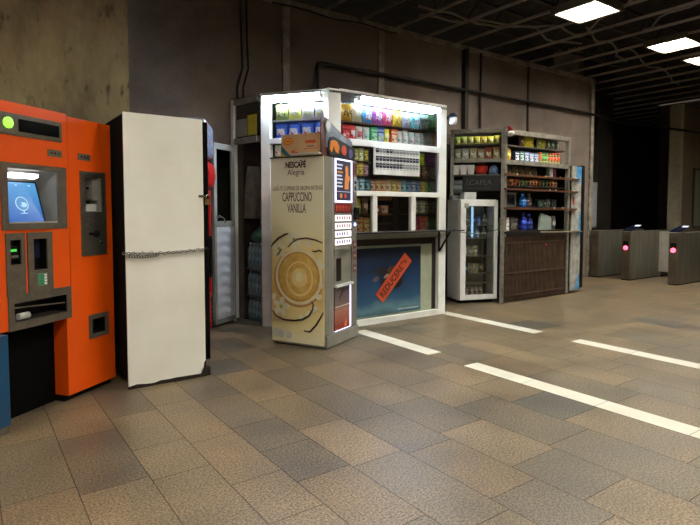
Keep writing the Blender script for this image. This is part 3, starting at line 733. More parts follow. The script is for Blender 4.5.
def product(kind, c, w, h, d):
    c = tuple(up(q) for q in c)
    """c = three ink colours"""
    m1 = P('ink_' + c[0], c[0], 0.32); m2 = PRINT(c[1], c[2], c[0]); m3 = P('ink_' + c[1], c[1], 0.35)
    if kind == 'bag': return bag_mb(w, h, d, m1, m2)
    g = MB()
    if kind == 'box':
        g.box(-w/2, w/2, -d/2, d/2, 0, h, m1); g.box(-w/2 + 0.008, w/2 - 0.008, -d/2 - 0.0012, -d/2, h*0.12, h*0.62, m2); g.box(-w/2, w/2, -d/2 - 0.001, -d/2, h*0.72, h*0.86, m3)
        g.box(-w/2 + 0.002, w/2 - 0.002, -d/2 + 0.002, -0.001, h, h + 0.0012, m3)
    elif kind == 'can':
        g.lathe((0, 0, 0), [(w*0.40, 0), (w*0.5, h*0.06), (w*0.5, h*0.3)], m1, 12); g.lathe((0, 0, h*0.3), [(w*0.502, 0), (w*0.502, h*0.4)], m2, 12)
        g.lathe((0, 0, h*0.7), [(w*0.5, 0), (w*0.5, h*0.23), (w*0.42, h*0.3)], m1, 12)
    elif kind == 'jar':
        g.lathe((0, 0, 0), [(w*0.42, 0), (w*0.48, h*0.04), (w*0.48, h*0.2)], m1, 12); g.lathe((0, 0, h*0.2), [(w*0.485, 0), (w*0.485, h*0.42)], m2, 12)
        g.lathe((0, 0, h*0.62), [(w*0.48, 0), (w*0.44, h*0.16), (w*0.38, h*0.2)], m1, 12); g.lathe((0, 0, h*0.82), [(w*0.43, 0), (w*0.43, h*0.18)], m3, 12)
    elif kind == 'bottle':
        g.lathe((0, 0, 0), [(w*0.42, 0), (w*0.48, h*0.03), (w*0.48, h*0.25)], m1, 12); g.lathe((0, 0, h*0.25), [(w*0.485, 0), (w*0.485, h*0.3)], m2, 12)
        g.lathe((0, 0, h*0.55), [(w*0.48, 0), (w*0.40, h*0.13), (w*0.17, h*0.25), (w*0.17, h*0.36)], m1, 12); g.lathe((0, 0, h*0.91), [(w*0.2, 0), (w*0.2, h*0.09)], m3, 10)
    elif kind == 'bin':
        rings = []
        for (f_, z) in ((0.40, 0), (0.5, h), (0.47, h), (0.38, 0.01)):
            rings.append([Vector((w*f_*a, d*f_*b, z)) for a, b in ((-1, -1), (1, -1), (1, 1), (-1, 1))])
        g.ring_surf(rings, m1, smooth=False); g.box(-w*0.25, w*0.25, -d*0.5 - 0.002, -d*0.44, h*0.35, h*0.7, m3)
    return g
NAMES = {'bag': 'snack_bag', 'box': 'product_box', 'can': 'drink_can', 'jar': 'jar', 'bottle': 'bottle', 'bin': 'plastic_bin'}
CATS = {'bag': 'snack bag', 'box': 'box', 'can': 'can', 'jar': 'jar', 'bottle': 'bottle', 'bin': 'bin'}
ORD = ['leftmost', 'second from left', 'third from left', 'fourth from left', 'fifth from left', 'sixth from left', 'seventh from left', 'eighth from left', 'ninth from left', 'tenth from left', 'eleventh from left', 'twelfth from left', 'thirteenth from left', 'fourteenth from left', 'fifteenth from left', 'sixteenth from left', 'seventeenth from left', 'eighteenth from left']
def row(M, x0, x1, y, z, h, items, where, group, gap=0.9, d=0.07):
    """items: (kind, 'colour words', (ink, ink, ink)) spread evenly from x0 to x1 in frame M"""
    n = len(items); step = (x1 - x0) / n; rnd = random.Random(len(where))
    ang = math.atan2(M[1][0], M[0][0])
    for i, it in enumerate(items):
        kind, words, cols = it[:3]
        w = step * gap * (it[3] if len(it) > 3 else 1); hh = h * rnd.uniform(0.9, 1.0)
        dd = min(d, w) if kind in ('can', 'jar', 'bottle') else d
        if kind in ('can', 'jar', 'bottle'): w = min(w, 0.12)
        key = (kind, cols, round(w, 3), round(hh, 2), dd)
        if key in SEEN: o = SEEN[key].copy(); COL.objects.link(o)
        else: o = product(kind, cols, w, hh, dd).build(NAMES[kind]); SEEN[key] = o
        o.location = M @ Vector((x0 + step*(i + 0.5), y, z + 0.002)); o.rotation_euler = (0, 0, ang + rnd.uniform(-0.06, 0.06))
        place = ORD[i] if n > 1 else 'standing alone'
        if i == n - 1 and n > 1: place = 'rightmost'
        tag(o, '%s %s, %s %s' % (words, CATS[kind], place, where), CATS[kind], group if n > 1 else None)
B = 'bag'; X = 'box'
# top shelf, straight front
row(MI, 3.64, 5.22, 5.315, 2.455, 0.225, [
    (B, 'yellow and brown', ('b08a20', '6b4a1a', 'd8c040')), (B, 'pale green', ('cfe8a8', 'e8f0c8', '88b060')), (B, 'blue and red', ('4a8ad0', 'e0e6ee', 'c03a3a')),
    (B, 'purple', ('9a4aa0', 'e8b8e0', '5a2a80')), (B, 'pink and white', ('d84a80', 'f8d0d8', 'c02a50')), (B, 'yellow and orange', ('f0b828', 'f8e060', 'd85020')),
    (B, 'grey and blue', ('8a98b8', 'd8dce8', '5a6890')), (B, 'light blue', ('58b8e8', 'd0eaf8', '2a68b8')), (B, 'white and grey', ('b8c4cc', 'e8ecf0', '6a7880')), (B, 'dark green', ('2f7a30', '8ab848', '1a4a20'))],
    'on the kiosk\'s top lit shelf', 'snack bags on the top kiosk shelf', 0.98, 0.10)
WC = ('bfe8e8', 'e8f8f8', '38a0a8')
row(MI, 3.64, 5.22, 5.305, 2.235, 0.195, [
    (X, 'dark red', ('7a1a20', 'c04048', 'e8d0c0')), (B, 'red and white', ('c83038', 'f0e0e0', '801018')), (B, 'white and maroon', ('e0e0e0', 'b86068', '802830')), (B, 'mint white', ('d8f0e8', 'a0d8c8', '38a088')),
    (X, 'green', ('28a068', '90d8a0', '186840')), (X, 'navy blue', ('203a98', '90a8e0', 'd0c040')), (B, 'yellow', ('e0c830', 'f0f0a0', '70a028')), (X, 'orange red', ('d04828', 'f0c8a0', '902010')),
    (B, 'pale turquoise', WC), (B, 'pale turquoise', WC), (B, 'turquoise and pink', ('a8e0e8', 'f0f0f8', 'c05088')), (B, 'pale turquoise', WC), (B, 'mint and green', ('b0e8d0', 'e8f8f0', '50a040')), (B, 'pale turquoise', WC), (B, 'orange and white', ('f08040', 'e8f0e8', 'd05020'))],
    'on the kiosk\'s second lit shelf', 'packets on the second kiosk shelf', 0.95, 0.07)
row(MI, 3.80, 4.02, 5.30, 1.995, 0.155, [(X, 'yellow green', ('90a050', 'd0d890', '405828')), (X, 'pale green', ('a8b880', 'e0e8b8', '607040')), (X, 'olive', ('707828', 'c0b850', '383818'))], 'upper shelf left of the white board', 'boxes left of the display board', 0.9)
row(MI, 3.80, 4.02, 5.30, 1.82, 0.15, [(X, 'gold and black', ('908028', 'd0c060', '201a10')), (X, 'mustard', ('a89030', 'e0d080', '403010')), (X, 'mauve', ('785878', 'c0a0b0', '402838'))], 'lower shelf left of the white board', 'boxes left of the display board', 0.9)
row(MI, 4.78, 5.22, 5.30, 1.995, 0.165, [(B, 'green and yellow', ('90c020', 'e8d020', '508010')), (B, 'purple and pink', ('6a4890', 'c070b0', '483070'), 1.25)], 'upper shelf right of the white board', 'bags right of the display board')
row(MI, 4.78, 5.22, 5.30, 1.82, 0.155, [(B, 'dark green and red', ('306030', 'b03028', '80a040')), (B, 'brown and white', ('705038', 'e0d8c8', '403020')), (B, 'cream and brown', ('a89880', 'f0e8d8', '60402a'))], 'lower shelf right of the white board', 'bags right of the display board')
TB = ('488aa8', '98c0d0', '205068'); TN = ('c08a60', 'e0b890', '903828'); BL = ('3a5a88', '7898c0', '203050')
row(MI, 3.80, 5.22, 5.30, 1.635, 0.155, [(X, 'teal', TB), (X, 'blue grey', ('406890', 'a8c0d0', '283848')), (X, 'dark teal', ('205060', '60a0b0', '102830')), (X, 'brown pink', ('a07060', 'd8b0a0', '603028')), (X, 'tan', TN), (X, 'orange tan', ('c87848', 'e8c0a0', '803020')), (X, 'light tan', ('c8a078', 'e8d8b8', '704838')), (X, 'yellow tan', ('a89848', 'e0d080', '706020')),
    (X, 'tan', TN), (X, 'teal blue', ('3888a8', '90c8d8', '184858')), (X, 'blue', BL), (X, 'grey blue', ('506890', 'a0b0c8', '283858')), (X, 'blue', BL), (X, 'orange', ('e07818', 'f0b040', 'a04008')), (X, 'green', ('38a040', '90d080', '186020')), (X, 'white and green', ('c8ccb8', 'e8e8e0', '607850')), (X, 'grey white', ('a8a8a0', 'e0e0d8', '605850'))],
    'on the shelf above the kiosk windows', 'boxes above the kiosk windows', 0.93, 0.06)
row(MI, 3.72, 4.05, 5.31, 1.36, 0.19, [(B, 'yellow', ('e0b820', 'f0e070', 'b07010')), (B, 'yellow', ('e0b820', 'f0e070', 'b07010')), (B, 'brown', ('806050', 'b8a090', '503830'))], 'upper row in the left kiosk window', 'bags in the left kiosk window')
row(MI, 3.72, 4.05, 5.30, 1.12, 0.20, [(X, 'red and yellow', ('d05030', 'f0c060', 'a02010')), (X, 'red and tan', ('c06040', 'f0b080', '903018')), (X, 'orange', ('d08038', 'f0c080', 'a03818'))], 'bottom row in the left kiosk window', 'boxes in the left kiosk window')
row(MI, 4.73, 5.22, 5.30, 1.36, 0.17, [(X, 'pale grey', ('a0a088', 'd0d0b0', '605040')), (X, 'green and white', ('709068', 'c0d0b0', '304030')), (X, 'brown', ('8a6850', 'd0b8a0', '403020')), (X, 'cream', ('b8b090', 'e8e0c8', '605840'))], 'upper row in the right kiosk window', 'boxes in the right kiosk window')
row(MI, 4.73, 5.22, 5.30, 1.12, 0.20, [(X, 'blue and red', ('305080', 'c02838', '8098b8')), (X, 'red', ('c03028', 'f06050', '701818')), (B, 'tan', ('b89058', 'e0c890', '705030')), (B, 'bright green', ('28a038', '80e080', '186020'))], 'bottom row in the right kiosk window', 'packets in the right kiosk window')
# angled front
YW = ('e8e060', 'f8f8e0', '98b030')
row(MA, 0.135, 0.80, 0.13, 2.468, 0.205, [(B, 'dull green', ('8a9a58', 'c8d098', '506028')), (B, 'yellow and white', YW), (B, 'white and yellow', ('f0f0d0', 'f8f8f0', 'd0c020')), (B, 'white and blue', ('d8e8f0', 'f8f8f8', 'c8c030'))], 'on the top shelf, angled kiosk front', 'snack bags on the angled kiosk front', 1.0, 0.10)
BR = ('2858c8', 'c8d0e0', 'b02838')
row(MA, 0.135, 0.80, 0.115, 2.25, 0.20, [(B, 'blue', BR), (B, 'blue', BR), (B, 'blue and white', ('3060c8', 'e8e8f0', 'a02838')), (B, 'blue and red', ('2858c8', 'd0d8e8', '401828'))], 'on the second shelf, angled kiosk front', 'blue packets on the angled kiosk front', 1.0, 0.07)
row(MA, 0.14, 0.30, 0.12, 2.04, 0.14, [(X, 'white and green', ('b8c0a0', 'e8e8e0', 'b03030')), (X, 'cream and red', ('d0c8b0', 'e8e0d8', '388050'))], 'beside the cardboard box behind the coffee machine', 'small boxes behind the coffee machine')
# dark shelf items seen through the middle window
row(MI, 4.12, 4.36, 5.33, 1.36, 0.11, [(B, 'red and white', ('b02028', 'e8e0e0', '601018')), (X, 'tan', ('b08060', 'd8b090', '704028'))], 'on the ledge seen through the middle kiosk window', 'items behind the middle window')
MB().box(4.065, 4.40, 5.27, 5.5, 1.34, 1.36, P('tan_ledge', '9a5a38', 0.6)).box(4.065, 4.40, 5.27, 5.5, 1.53, 1.575, P('tan_ledge', '8a4a28', 0.6)).build('inner_ledge', kk)
MB().box(4.42, 5.2, 5.95, 6.2, 1.20, 1.22, SH).box(4.42, 5.2, 5.95, 6.2, 1.42, 1.44, SH).box(4.05, 5.2, 6.21, 6.23, 0.8, 2.0, DARK).build('inner_shelf', kk)

# white display board with rows of dark articles
g = MB().box(4.03, 4.76, 5.16, 5.185, 1.835, 2.165, P('board_white', 'f2f4f6', 0.4))
NV = P('navy_print', '1c2140', 0.5); GP = P('grey_print', '8d929a', 0.5)
rb = random.Random(4)
for rI, z in enumerate((2.125, 2.03, 1.945)):
    for k in range(13):
        x = 4.05 + k*0.054
        mm = (GP if (rI == 0 and (k in (1, 2, 5, 6, 7, 8, 9, 10, 11, 12))) or (rI == 2 and k > 7) else NV)
        hh = 0.05 if rI == 0 else 0.058
        g.box(x, x + 0.044, 5.155, 5.16, z - hh/2, z + hh/2, mm)
        g.box(x + 0.008, x + 0.036, 5.1545, 5.155, z - hh/2 + 0.03, z - hh/2 + 0.036, P('board_white', '', 0))
        g.box(x + 0.006, x + 0.038, 5.158, 5.16, z - hh/2 - 0.018, z - hh/2 - 0.011, GP)
db = tag(g.build('display_board'), 'white display board with three rows of small dark articles on the kiosk front', 'display board')

# poster with sticker
g = MB()
def poster_mat():
    m = bpy.data.materials.new('night_sea_print'); m.use_nodes = True
    nt = m.node_tree; b = nt.nodes['Principled BSDF']; b.inputs['Roughness'].default_value = 0.25
    tc = nt.nodes.new('ShaderNodeTexCoord'); sp = nt.nodes.new('ShaderNodeSeparateXYZ'); nt.links.new(tc.outputs['Generated'], sp.inputs[0])
    n = nt.nodes.new('ShaderNodeTexNoise'); n.inputs['Scale'].default_value = 3.5; n.inputs['Detail'].default_value = 6; nt.links.new(tc.outputs['Object'], n.inputs['Vector'])
    ad = nt.nodes.new('ShaderNodeMath'); ad.operation = 'MULTIPLY_ADD'; ad.inputs[1].default_value = 0.28; nt.links.new(n.outputs['Fac'], ad.inputs[0]); nt.links.new(sp.outputs['Z'], ad.inputs[2])
    rp = nt.nodes.new('ShaderNodeValToRGB'); e = rp.color_ramp.elements
    e[0].position = 0.1; e[0].color = lin('2c4a58'); e[1].position = 1.1; e[1].color = lin('1a2436')
    for p_, c_ in ((0.24, '5d8390'), (0.36, '2d5878'), (0.6, '1f3f66'), (0.85, '1b2c48')): q = e.new(p_); q.color = lin(c_)
    nt.links.new(ad.outputs[0], rp.inputs[0]); nt.links.new(rp.outputs[0], b.inputs['Base Color'])
    return m
g.box(3.62, 4.85, 5.222, 5.233, 0.10, 0.935, poster_mat())
for (x, z, rx, rz, c, ro) in ((4.30, 0.62, 0.10, 0.045, '3a2620', 0.4), (4.22, 0.66, 0.09, 0.035, '1c1a1e', -0.3), (4.36, 0.66, 0.08, 0.04, '5a3a28', 0.2), (4.13, 0.63, 0.13, 0.025, '14161c', -0.25), (4.24, 0.52, 0.07, 0.06, '1a1c22', 0.2), (4.10, 0.55, 0.05, 0.03, '6a5a50', 0.4), (4.48, 0.48, 0.09, 0.05, '14181e', 0.6), (4.42, 0.55, 0.10, 0.04, '16181e', 0.7), (4.27, 0.58, 0.05, 0.02, 'a08070', 0.5), (4.33, 0.50, 0.06, 0.03, '201a1c', 1.0)):
    g.disc(x, z, rx, rz, 5.2215 - 0.0004*len(g.f)*0.01, 0.001, P('ink_' + c, c, 0.4), 14, ro)
g.text('IPEA', 0.04, 3.66, 0.875, 5.2215, P('pale_ink', '8aa0b0', 0.5), 'LEFT')
g.box(4.46, 4.82, 5.2215, 5.222, 0.135, 0.15, P('pale_ink2', 'a8b8c4', 0.5))
tag(g.build('game_poster'), 'dark blue sea poster behind the lower front of the lit kiosk', 'poster')
RS = Matrix.Translation((4.39, 5.214, 0.555)) @ Matrix.Rotation(-math.atan2(0.42, 0.40), 4, 'Y')
g = MB().box(-0.345, 0.345, 0, 0.004, -0.082, 0.082, P('orange_red_paper', 'd05430', 0.5), RS)
g.text('REDUCERE', 0.118, -0.06, -0.04, -0.001, P('sticker_ink', '3a1210', 0.5), 'CENTER', RS, bold=0.003, sx=0.86)
g.text('%', 0.07, 0.265, -0.02, -0.001, P('sticker_ink', '', 0), 'CENTER', RS, bold=0.002)
g.text('"', 0.12, 0.215, -0.04, -0.001, P('sticker_ink', '', 0), 'CENTER', RS, bold=0.002)
tag(g.build('discount_sticker'), 'slanted orange sticker reading REDUCERE on the blue poster', 'sticker')

# round white fitting at the right kiosk corner
g = MB().lathe((5.37, 5.17, 2.55), [(0.0005, 0.0), (0.045, 0.01), (0.055, 0.035), (0.055, 0.09), (0.045, 0.10)], P('lamp_white', 'e8ecf0', 0.3), 14)
g2 = thing('security_camera', 'small white camera with dark blue top on the right corner of the lit kiosk', 'camera', (0, 0, 0))
g.build('housing', g2)
MB().lathe((5.37, 5.17, 2.65), [(0.05, 0), (0.06, 0.02), (0.04, 0.05), (0.01, 0.06)], P('navy_cap', '1a2748', 0.4), 14).box(5.27, 5.33, 5.20, 5.24, 2.62, 2.66, BLACK).build('mount', g2)

# ================================================================== COFFEE MACHINE
CO = (2.892, 4.51, 0); CA = R(27)
cm = thing('coffee_machine', 'tall coffee vending machine with a cappuccino picture on its side', 'vending machine', CO, CA)
CG = P('machine_grey', '8f8d84', 0.4, 0.25, '7d7b72', 6); CGD = P('machine_grey_dark', '5e5c56', 0.45, 0.2)
W, D, HT = 0.695, 0.632, 1.93
g = MB().box(0.0, W, 0.03, D, 0.06, HT, CG)
g.build('body', cm, bevel=0.006)
g = MB()
arc = [(0.0, 0.0), (0.02, -0.022), (0.06, -0.04), (0.12, -0.045), (0.17, -0.03), (0.205, 0.0)]
pr_ = [Vector((x, y + 0.02, 0)) for x, y in arc] + [Vector((0.205, 0.04, 0)), Vector((0.0, 0.04, 0))]
g.ring_surf([[p + Vector((0, 0, 0.135)) for p in pr_], [p + Vector((0, 0, HT)) for p in pr_]], CG, smooth=False); g.build('front_column', cm)
g = MB().box(0.205, 0.58, 0.0, 0.03, 0.60, HT, CG).plate(0.205, 0.58, 0.9, 0.99, [], 0, 0.03, CG)
g.box(0.58, W, -0.01, 0.03, 0.135, HT, P('machine_side_strip', '6d6a63', 0.45)); g.build('front_panel', cm, bevel=0.004)
MB().box(0.0, W, -0.03, D, 0.012, 0.13, CG).box(0.02, W - 0.02, 0.0, D - 0.02, 0.0, 0.012, BLACK).box(0, W, -0.012, 0.03, 0.13, 0.135, BLACK).build('base', cm, bevel=0.004)
# lit menu screen
LT = E('led_white', 'e8e4ff', 2.2)
g = MB().plate(0.215, 0.58, 1.48, 1.93, [(0.228, 0.556, 1.50, 1.915)], -0.012, 0.0, LT); g.build('screen_light_frame', cm, label='lit white frame')
SB = E('menu_screen_blue', '1c2250', 0.5)
ms = MB().box(0.228, 0.556, -0.008, 0.0, 1.50, 1.915, SB).build('menu_screen', cm)
LW = E('menu_white', 'dfe4f4', 0.9); LO = E('menu_orange', 'f09030', 0.8); LR = E('menu_red', 'd8483c', 0.8)
g = MB()
for k in range(7): g.box(0.245, 0.37 - (0.02 if k % 2 else 0), -0.010, -0.008, 1.86 - k*0.037, 1.876 - k*0.037, LW if k not in (2,) else LO)
g.poly([(0.41, 1.62), (0.50, 1.62), (0.505, 1.70), (0.535, 1.73), (0.53, 1.755), (0.50, 1.765), (0.49, 1.80), (0.495, 1.84), (0.47, 1.87), (0.44, 1.865), (0.425, 1.83), (0.435, 1.79), (0.42, 1.74)], -0.0095, 0.001, LO)
g.box(0.25, 0.54, -0.010, -0.008, 1.590, 1.596, LW)
g.disc(0.335, 1.55, 0.025, 0.025, -0.010, 0.002, LO).disc(0.43, 1.55, 0.025, 0.025, -0.010, 0.002, LR)
g.build('menu_picture', ms)
g = MB().box(0.215, 0.56, -0.008, 0, 1.375, 1.468, P('red_label', '7a1c1c', 0.35))
for k in range(5): g.disc(0.25 + k*0.065, 1.42, 0.024, 0.026, -0.010, 0.002, P('red_label2', 'b84a38', 0.4), 14)
g.build('price_label', cm, label='dark red picture label')
BW = E('button_white', 'fff4f2', 1.5); RI = P('button_ink', 'a03040', 0.5); BI = P('button_ink_blue', '3a3a90', 0.5)
for k in range(4):
    z = 1.285 - k*0.083
    g = MB().box(0.22, 0.56, -0.012, 0, z, z + 0.062, BW)
    for q in range(6):
        if k == 2 and q > 4: continue
        g.box(0.235 + q*0.053, 0.26 + q*0.053, -0.014, -0.012, z + 0.018, z + 0.05, RI if k < 2 else BI)
    g.build('button_row', cm, bevel=0.003, label='lit white button row')
g = MB().box(0.615, 0.68, -0.05, -0.01, 1.30, 1.43, BLACK).box(0.625, 0.665, -0.054, -0.05, 1.37, 1.41, P('reader_glass', '10302c', 0.1)); g.build('card_reader', cm, bevel=0.008)
g = MB().lathe((0.64, -0.01, 1.245), [(0.018, 0), (0.018, 0.01), (0.0005, 0.012)], E('blue_led', '9fc0ff', 4.0), 14, 'y'); g.build('coin_slot', cm, label='lit blue coin slot')
MB().box(0.60, 0.685, -0.014, -0.01, 1.78, 1.91, P('notice_red', '5a2620', 0.5)).box(0.61, 0.68, -0.016, -0.01, 1.60, 1.76, P('notice_pale', 'b0b0a4', 0.5)).disc(0.645, 1.70, 0.025, 0.02, -0.0175, 0.001, BLACK).disc(0.645, 1.64, 0.022, 0.03, -0.0175, 0.001, BLACK).build('instruction_label', cm)
for (z0, z1) in ((0.98, 1.07), (0.86, 0.95), (0.72, 0.81)):
    MB().box(0.605, 0.675, -0.013, -0.01, z0, z1, P('brown_label', '6a3a34', 0.5)).box(0.615, 0.665, -0.0145, -0.013, (z0+z1)/2 - 0.012, (z0+z1)/2 + 0.01, P('brown_label2', 'b09088', 0.5)).build('sticker', cm)
# cup hatch and lit lower door
MB().box(0.245, 0.34, -0.008, 0, 0.66, 0.90, P('cup_hatch', '0d0d0d', 0.2)).build('cup_hatch', cm, bevel=0.02)
g = MB(); g.poly([(0.205, 0.60), (0.58, 0.60), (0.58, 0.625), (0.205, 0.625)], -0.03, 0.03, P('pale_ledge', 'd8dcdc', 0.3)); g.build('ledge', cm)
def door_mat():
    m = bpy.data.materials.new('door_picture'); m.use_nodes = True
    nt = m.node_tree; b = nt.nodes['Principled BSDF']; b.inputs['Roughness'].default_value = 0.2
    tc = nt.nodes.new('ShaderNodeTexCoord'); sp = nt.nodes.new('ShaderNodeSeparateXYZ'); nt.links.new(tc.outputs['Generated'], sp.inputs[0])
    rp = nt.nodes.new('ShaderNodeValToRGB'); e = rp.color_ramp.elements; e[0].position = 0.05; e[0].color = lin('8a2f20'); e[1].position = 1.0; e[1].color = lin('4a4048')
    q = e.new(0.45); q.color = lin('a06a58'); q = e.new(0.55); q.color = lin('6a5856')
    nt.links.new(sp.outputs['Z'], rp.inputs[0]); nt.links.new(rp.outputs[0], b.inputs['Base Color'])
    return m
g = MB().box(0.215, 0.545, 0.0, 0.03, 0.14, 0.60, door_mat()).box(0.22, 0.545, -0.002, 0, 0.385, 0.395, P('pale_line', 'd0b8b0', 0.4))
g.poly([(0.30, 0.44), (0.33, 0.46), (0.44, 0.55), (0.50, 0.57), (0.50, 0.59), (0.42, 0.575), (0.31, 0.50)], -0.002, 0.002, P('dark_ink', '2c2426', 0.4))  # dark diagonal shape on the door picture
g.poly([(0.42, 0.16), (0.47, 0.16), (0.46, 0.24), (0.44, 0.20)], -0.002, 0.002, P('orange_ink', 'd07030', 0.4)); g.build('dispensing_door', cm)
MB().box(0.547, 0.56, -0.008, 0.03, 0.14, 0.60, LT).box(0.215, 0.547, -0.006, 0.03, 0.136, 0.143, LT).build('door_light_strip', cm, label='lit white edge strip')
# side picture (on the plane x = 0, drawn in a frame facing outward)
SM = Matrix.Rotation(R(-90), 4, 'Z')            # local: x -> -y, y -> x ; u runs from back to front
# u = 0 at the back edge, D at the front edge
SMt = Matrix.Translation((0, D, 0)) @ SM
def cream_mat():
    m = bpy.data.materials.new('cream_print'); m.use_nodes = True
    nt = m.node_tree; b = nt.nodes['Principled BSDF']; b.inputs['Roughness'].default_value = 0.3
    tc = nt.nodes.new('ShaderNodeTexCoord'); sp = nt.nodes.new('ShaderNodeSeparateXYZ'); nt.links.new(tc.outputs['Object'], sp.inputs[0])
    n = nt.nodes.new('ShaderNodeTexNoise'); n.inputs['Scale'].default_value = 2.5; nt.links.new(tc.outputs['Object'], n.inputs['Vector'])
    ad = nt.nodes.new('ShaderNodeMath'); ad.operation = 'MULTIPLY_ADD'; ad.inputs[1].default_value = 0.35; nt.links.new(n.outputs['Fac'], ad.inputs[0]); nt.links.new(sp.outputs['Z'], ad.inputs[2])
    mr = nt.nodes.new('ShaderNodeMapRange'); mr.inputs['From Min'].default_value = 0.0; mr.inputs['From Max'].default_value = 2.2; nt.links.new(ad.outputs[0], mr.inputs[0])
    rp = nt.nodes.new('ShaderNodeValToRGB'); e = rp.color_ramp.elements; e[0].position = 0.08; e[0].color = lin('ece4c4'); e[1].position = 1.0; e[1].color = lin('e0dcc8')
    for p_, c_ in ((0.2, 'e6d69c'), (0.35, 'd4aa62'), (0.5, 'e4cf90'), (0.62, 'e8dfb4'), (0.8, 'e6e0c4')): q = e.new(p_); q.color = lin(c_)
    nt.links.new(mr.outputs[0], rp.inputs[0]); nt.links.new(rp.outputs[0], b.inputs['Base Color'])
    return m
g = MB().box(0.0, D, -0.012, 0, 0.035, HT, cream_mat(), SMt)
INK = P('brown_ink', '4a2416', 0.5); YI = P('froth', 'd8b468', 0.4, 0.0, 'c49440', 14); YD = P('coffee_band', 'c49a48', 0.4, 0.0, 'b08436', 10); CUP = P('cup_rim', 'ecdcb8', 0.35); CUPS = P('cup_wall', 'b88850', 0.4); PET = P('petal', 'e8e4c8', 0.5); PETY = P('petal_heart', 'd0b030', 0.5); YL = P('froth_light', 'dfc07a', 0.4, 0.0, 'e6cf94', 14)
y = -0.0125
c0, cz = 0.335, 0.72
g.disc(c0 - 0.005, cz - 0.015, 0.298, 0.30, y, 0.001, CUPS, 40, M=SMt)
g.disc(c0, cz, 0.285, 0.287, y - 0.0006, 0.001, CUP, 40, M=SMt)
g.disc(c0, cz, 0.252, 0.256, y - 0.0012, 0.001, YD, 40, M=SMt)
g.disc(c0 - 0.005, cz + 0.005, 0.228, 0.236, y - 0.0018, 0.001, YI, 40, M=SMt)
g.disc(c0 + 0.01, cz - 0.02, 0.165, 0.18, y - 0.0022, 0.001, YL, 36, M=SMt)
g.disc(c0 + 0.01, cz - 0.015, 0.145, 0.16, y - 0.0026, 0.001, YI, 36, M=SMt)
g.disc(c0 + 0.01, cz - 0.01, 0.095, 0.10, y - 0.0030, 0.001, YL, 30, M=SMt)
g.disc(c0 + 0.01, cz + 0.0, 0.045, 0.05, y - 0.0034, 0.001, P('froth_white', 'efe2b8', 0.4), 24, M=SMt)
def pod(pts, r_):
    P3 = [SMt @ Vector((u, y - 0.002, z)) for u, z in pts]; n_ = len(P3)
    g.tube(P3, [r_*(0.45 + 0.55*math.sin(math.pi*(k+0.5)/n_)) for k in range(n_)], P('vanilla_pod', '3a1a0e', 0.5), 6)
pod([(0.0, 1.02), (0.03, 1.06), (0.09, 1.11), (0.17, 1.15), (0.21, 1.16)], 0.010)
pod([(0.21, 1.02), (0.26, 1.07), (0.33, 1.105), (0.43, 1.12), (0.55, 1.10), (0.62, 1.07)], 0.008)
pod([(0.01, 0.35), (0.05, 0.30), (0.15, 0.265), (0.28, 0.265), (0.38, 0.285), (0.46, 0.33), (0.505, 0.40), (0.51, 0.45), (0.49, 0.48)], 0.011)
pod([(0.40, 0.17), (0.47, 0.17), (0.54, 0.24), (0.60, 0.33), (0.628, 0.38)], 0.010)
pod([(0.50, 0.99), (0.54, 0.985), (0.58, 1.0), (0.615, 0.985)], 0.009)
pod([(0.07, 0.93), (0.10, 0.96), (0.13, 1.0)], 0.008)
def flower(u, z, r_, n_=5, ph=0.0):
    for k in range(n_):
        a = ph + 2*math.pi*k/n_
        g.disc(u + r_*0.55*math.cos(a), z + r_*0.55*math.sin(a), r_*0.52, r_*0.3, y - 0.0036 - 0.0004*k, 0.001, PET, 12, a, M=SMt)
    g.disc(u, z, r_*0.22, r_*0.22, y - 0.0062, 0.001, PETY, 10, M=SMt)
flower(0.10, 1.0, 0.085, 5, 0.3); flower(0.285, 1.10, 0.085, 5, 0.9); flower(0.12, 0.40, 0.10, 5, 0.1)
for (u, z, a) in ((0.47, 1.06, 1.2), (0.585, 0.89, 1.4), (0.615, 0.84, 0.9), (0.60, 0.65, 1.5), (0.58, 0.53, 0.4), (0.45, 0.35, 0.7), (0.53, 0.40, 0.4), (0.36, 0.30, 0.9), (0.03, 0.50, 1.2)):
    g.disc(u, z, 0.038, 0.026, y - 0.004, 0.001, PET, 12, a, M=SMt)
g.text('NESCAFÉ', 0.082, 0.305, 1.83, y - 0.001, INK, 'CENTER', SMt, bold=0.003, sx=0.74)
g.box(0.36, 0.39, y - 0.002, y, 1.895, 1.902, INK, SMt)
g.text('Alegria', 0.085, 0.31, 1.755, y - 0.001, INK, 'CENTER', SMt, bold=-0.0004, sx=0.85)
g.text('LASĂ-TE CUPRINS DE AROMA INTENSĂ', 0.062, 0.325, 1.60, y - 0.001, P('faded_ink', '8a7050', 0.5), 'CENTER', SMt, sx=0.55)
g.text('CAPPUCCINO', 0.13, 0.32, 1.49, y - 0.001, INK, 'CENTER', SMt, bold=0.0006, sx=0.43)
g.text('VANILLA', 0.13, 0.315, 1.375, y - 0.001, INK, 'CENTER', SMt, bold=0.0006, sx=0.43)
for (u, z, r_) in ((0.03, 0.06, 0.05), (0.10, 0.06, 0.045), (0.19, 0.05, 0.04)): g.disc(u + 0.02, z + 0.06, r_, r_, y - 0.0005, 0.001, P('pale_spot', 'd8d4c4', 0.5), 16, M=SMt)
g.build('side_picture', cm, label='cream side picture of a cappuccino cup with vanilla flowers')
MB().box(-0.01, D - 0.0, -0.02, 0.0, HT, HT + 0.012, CGD, SMt).build('top_edge', cm)
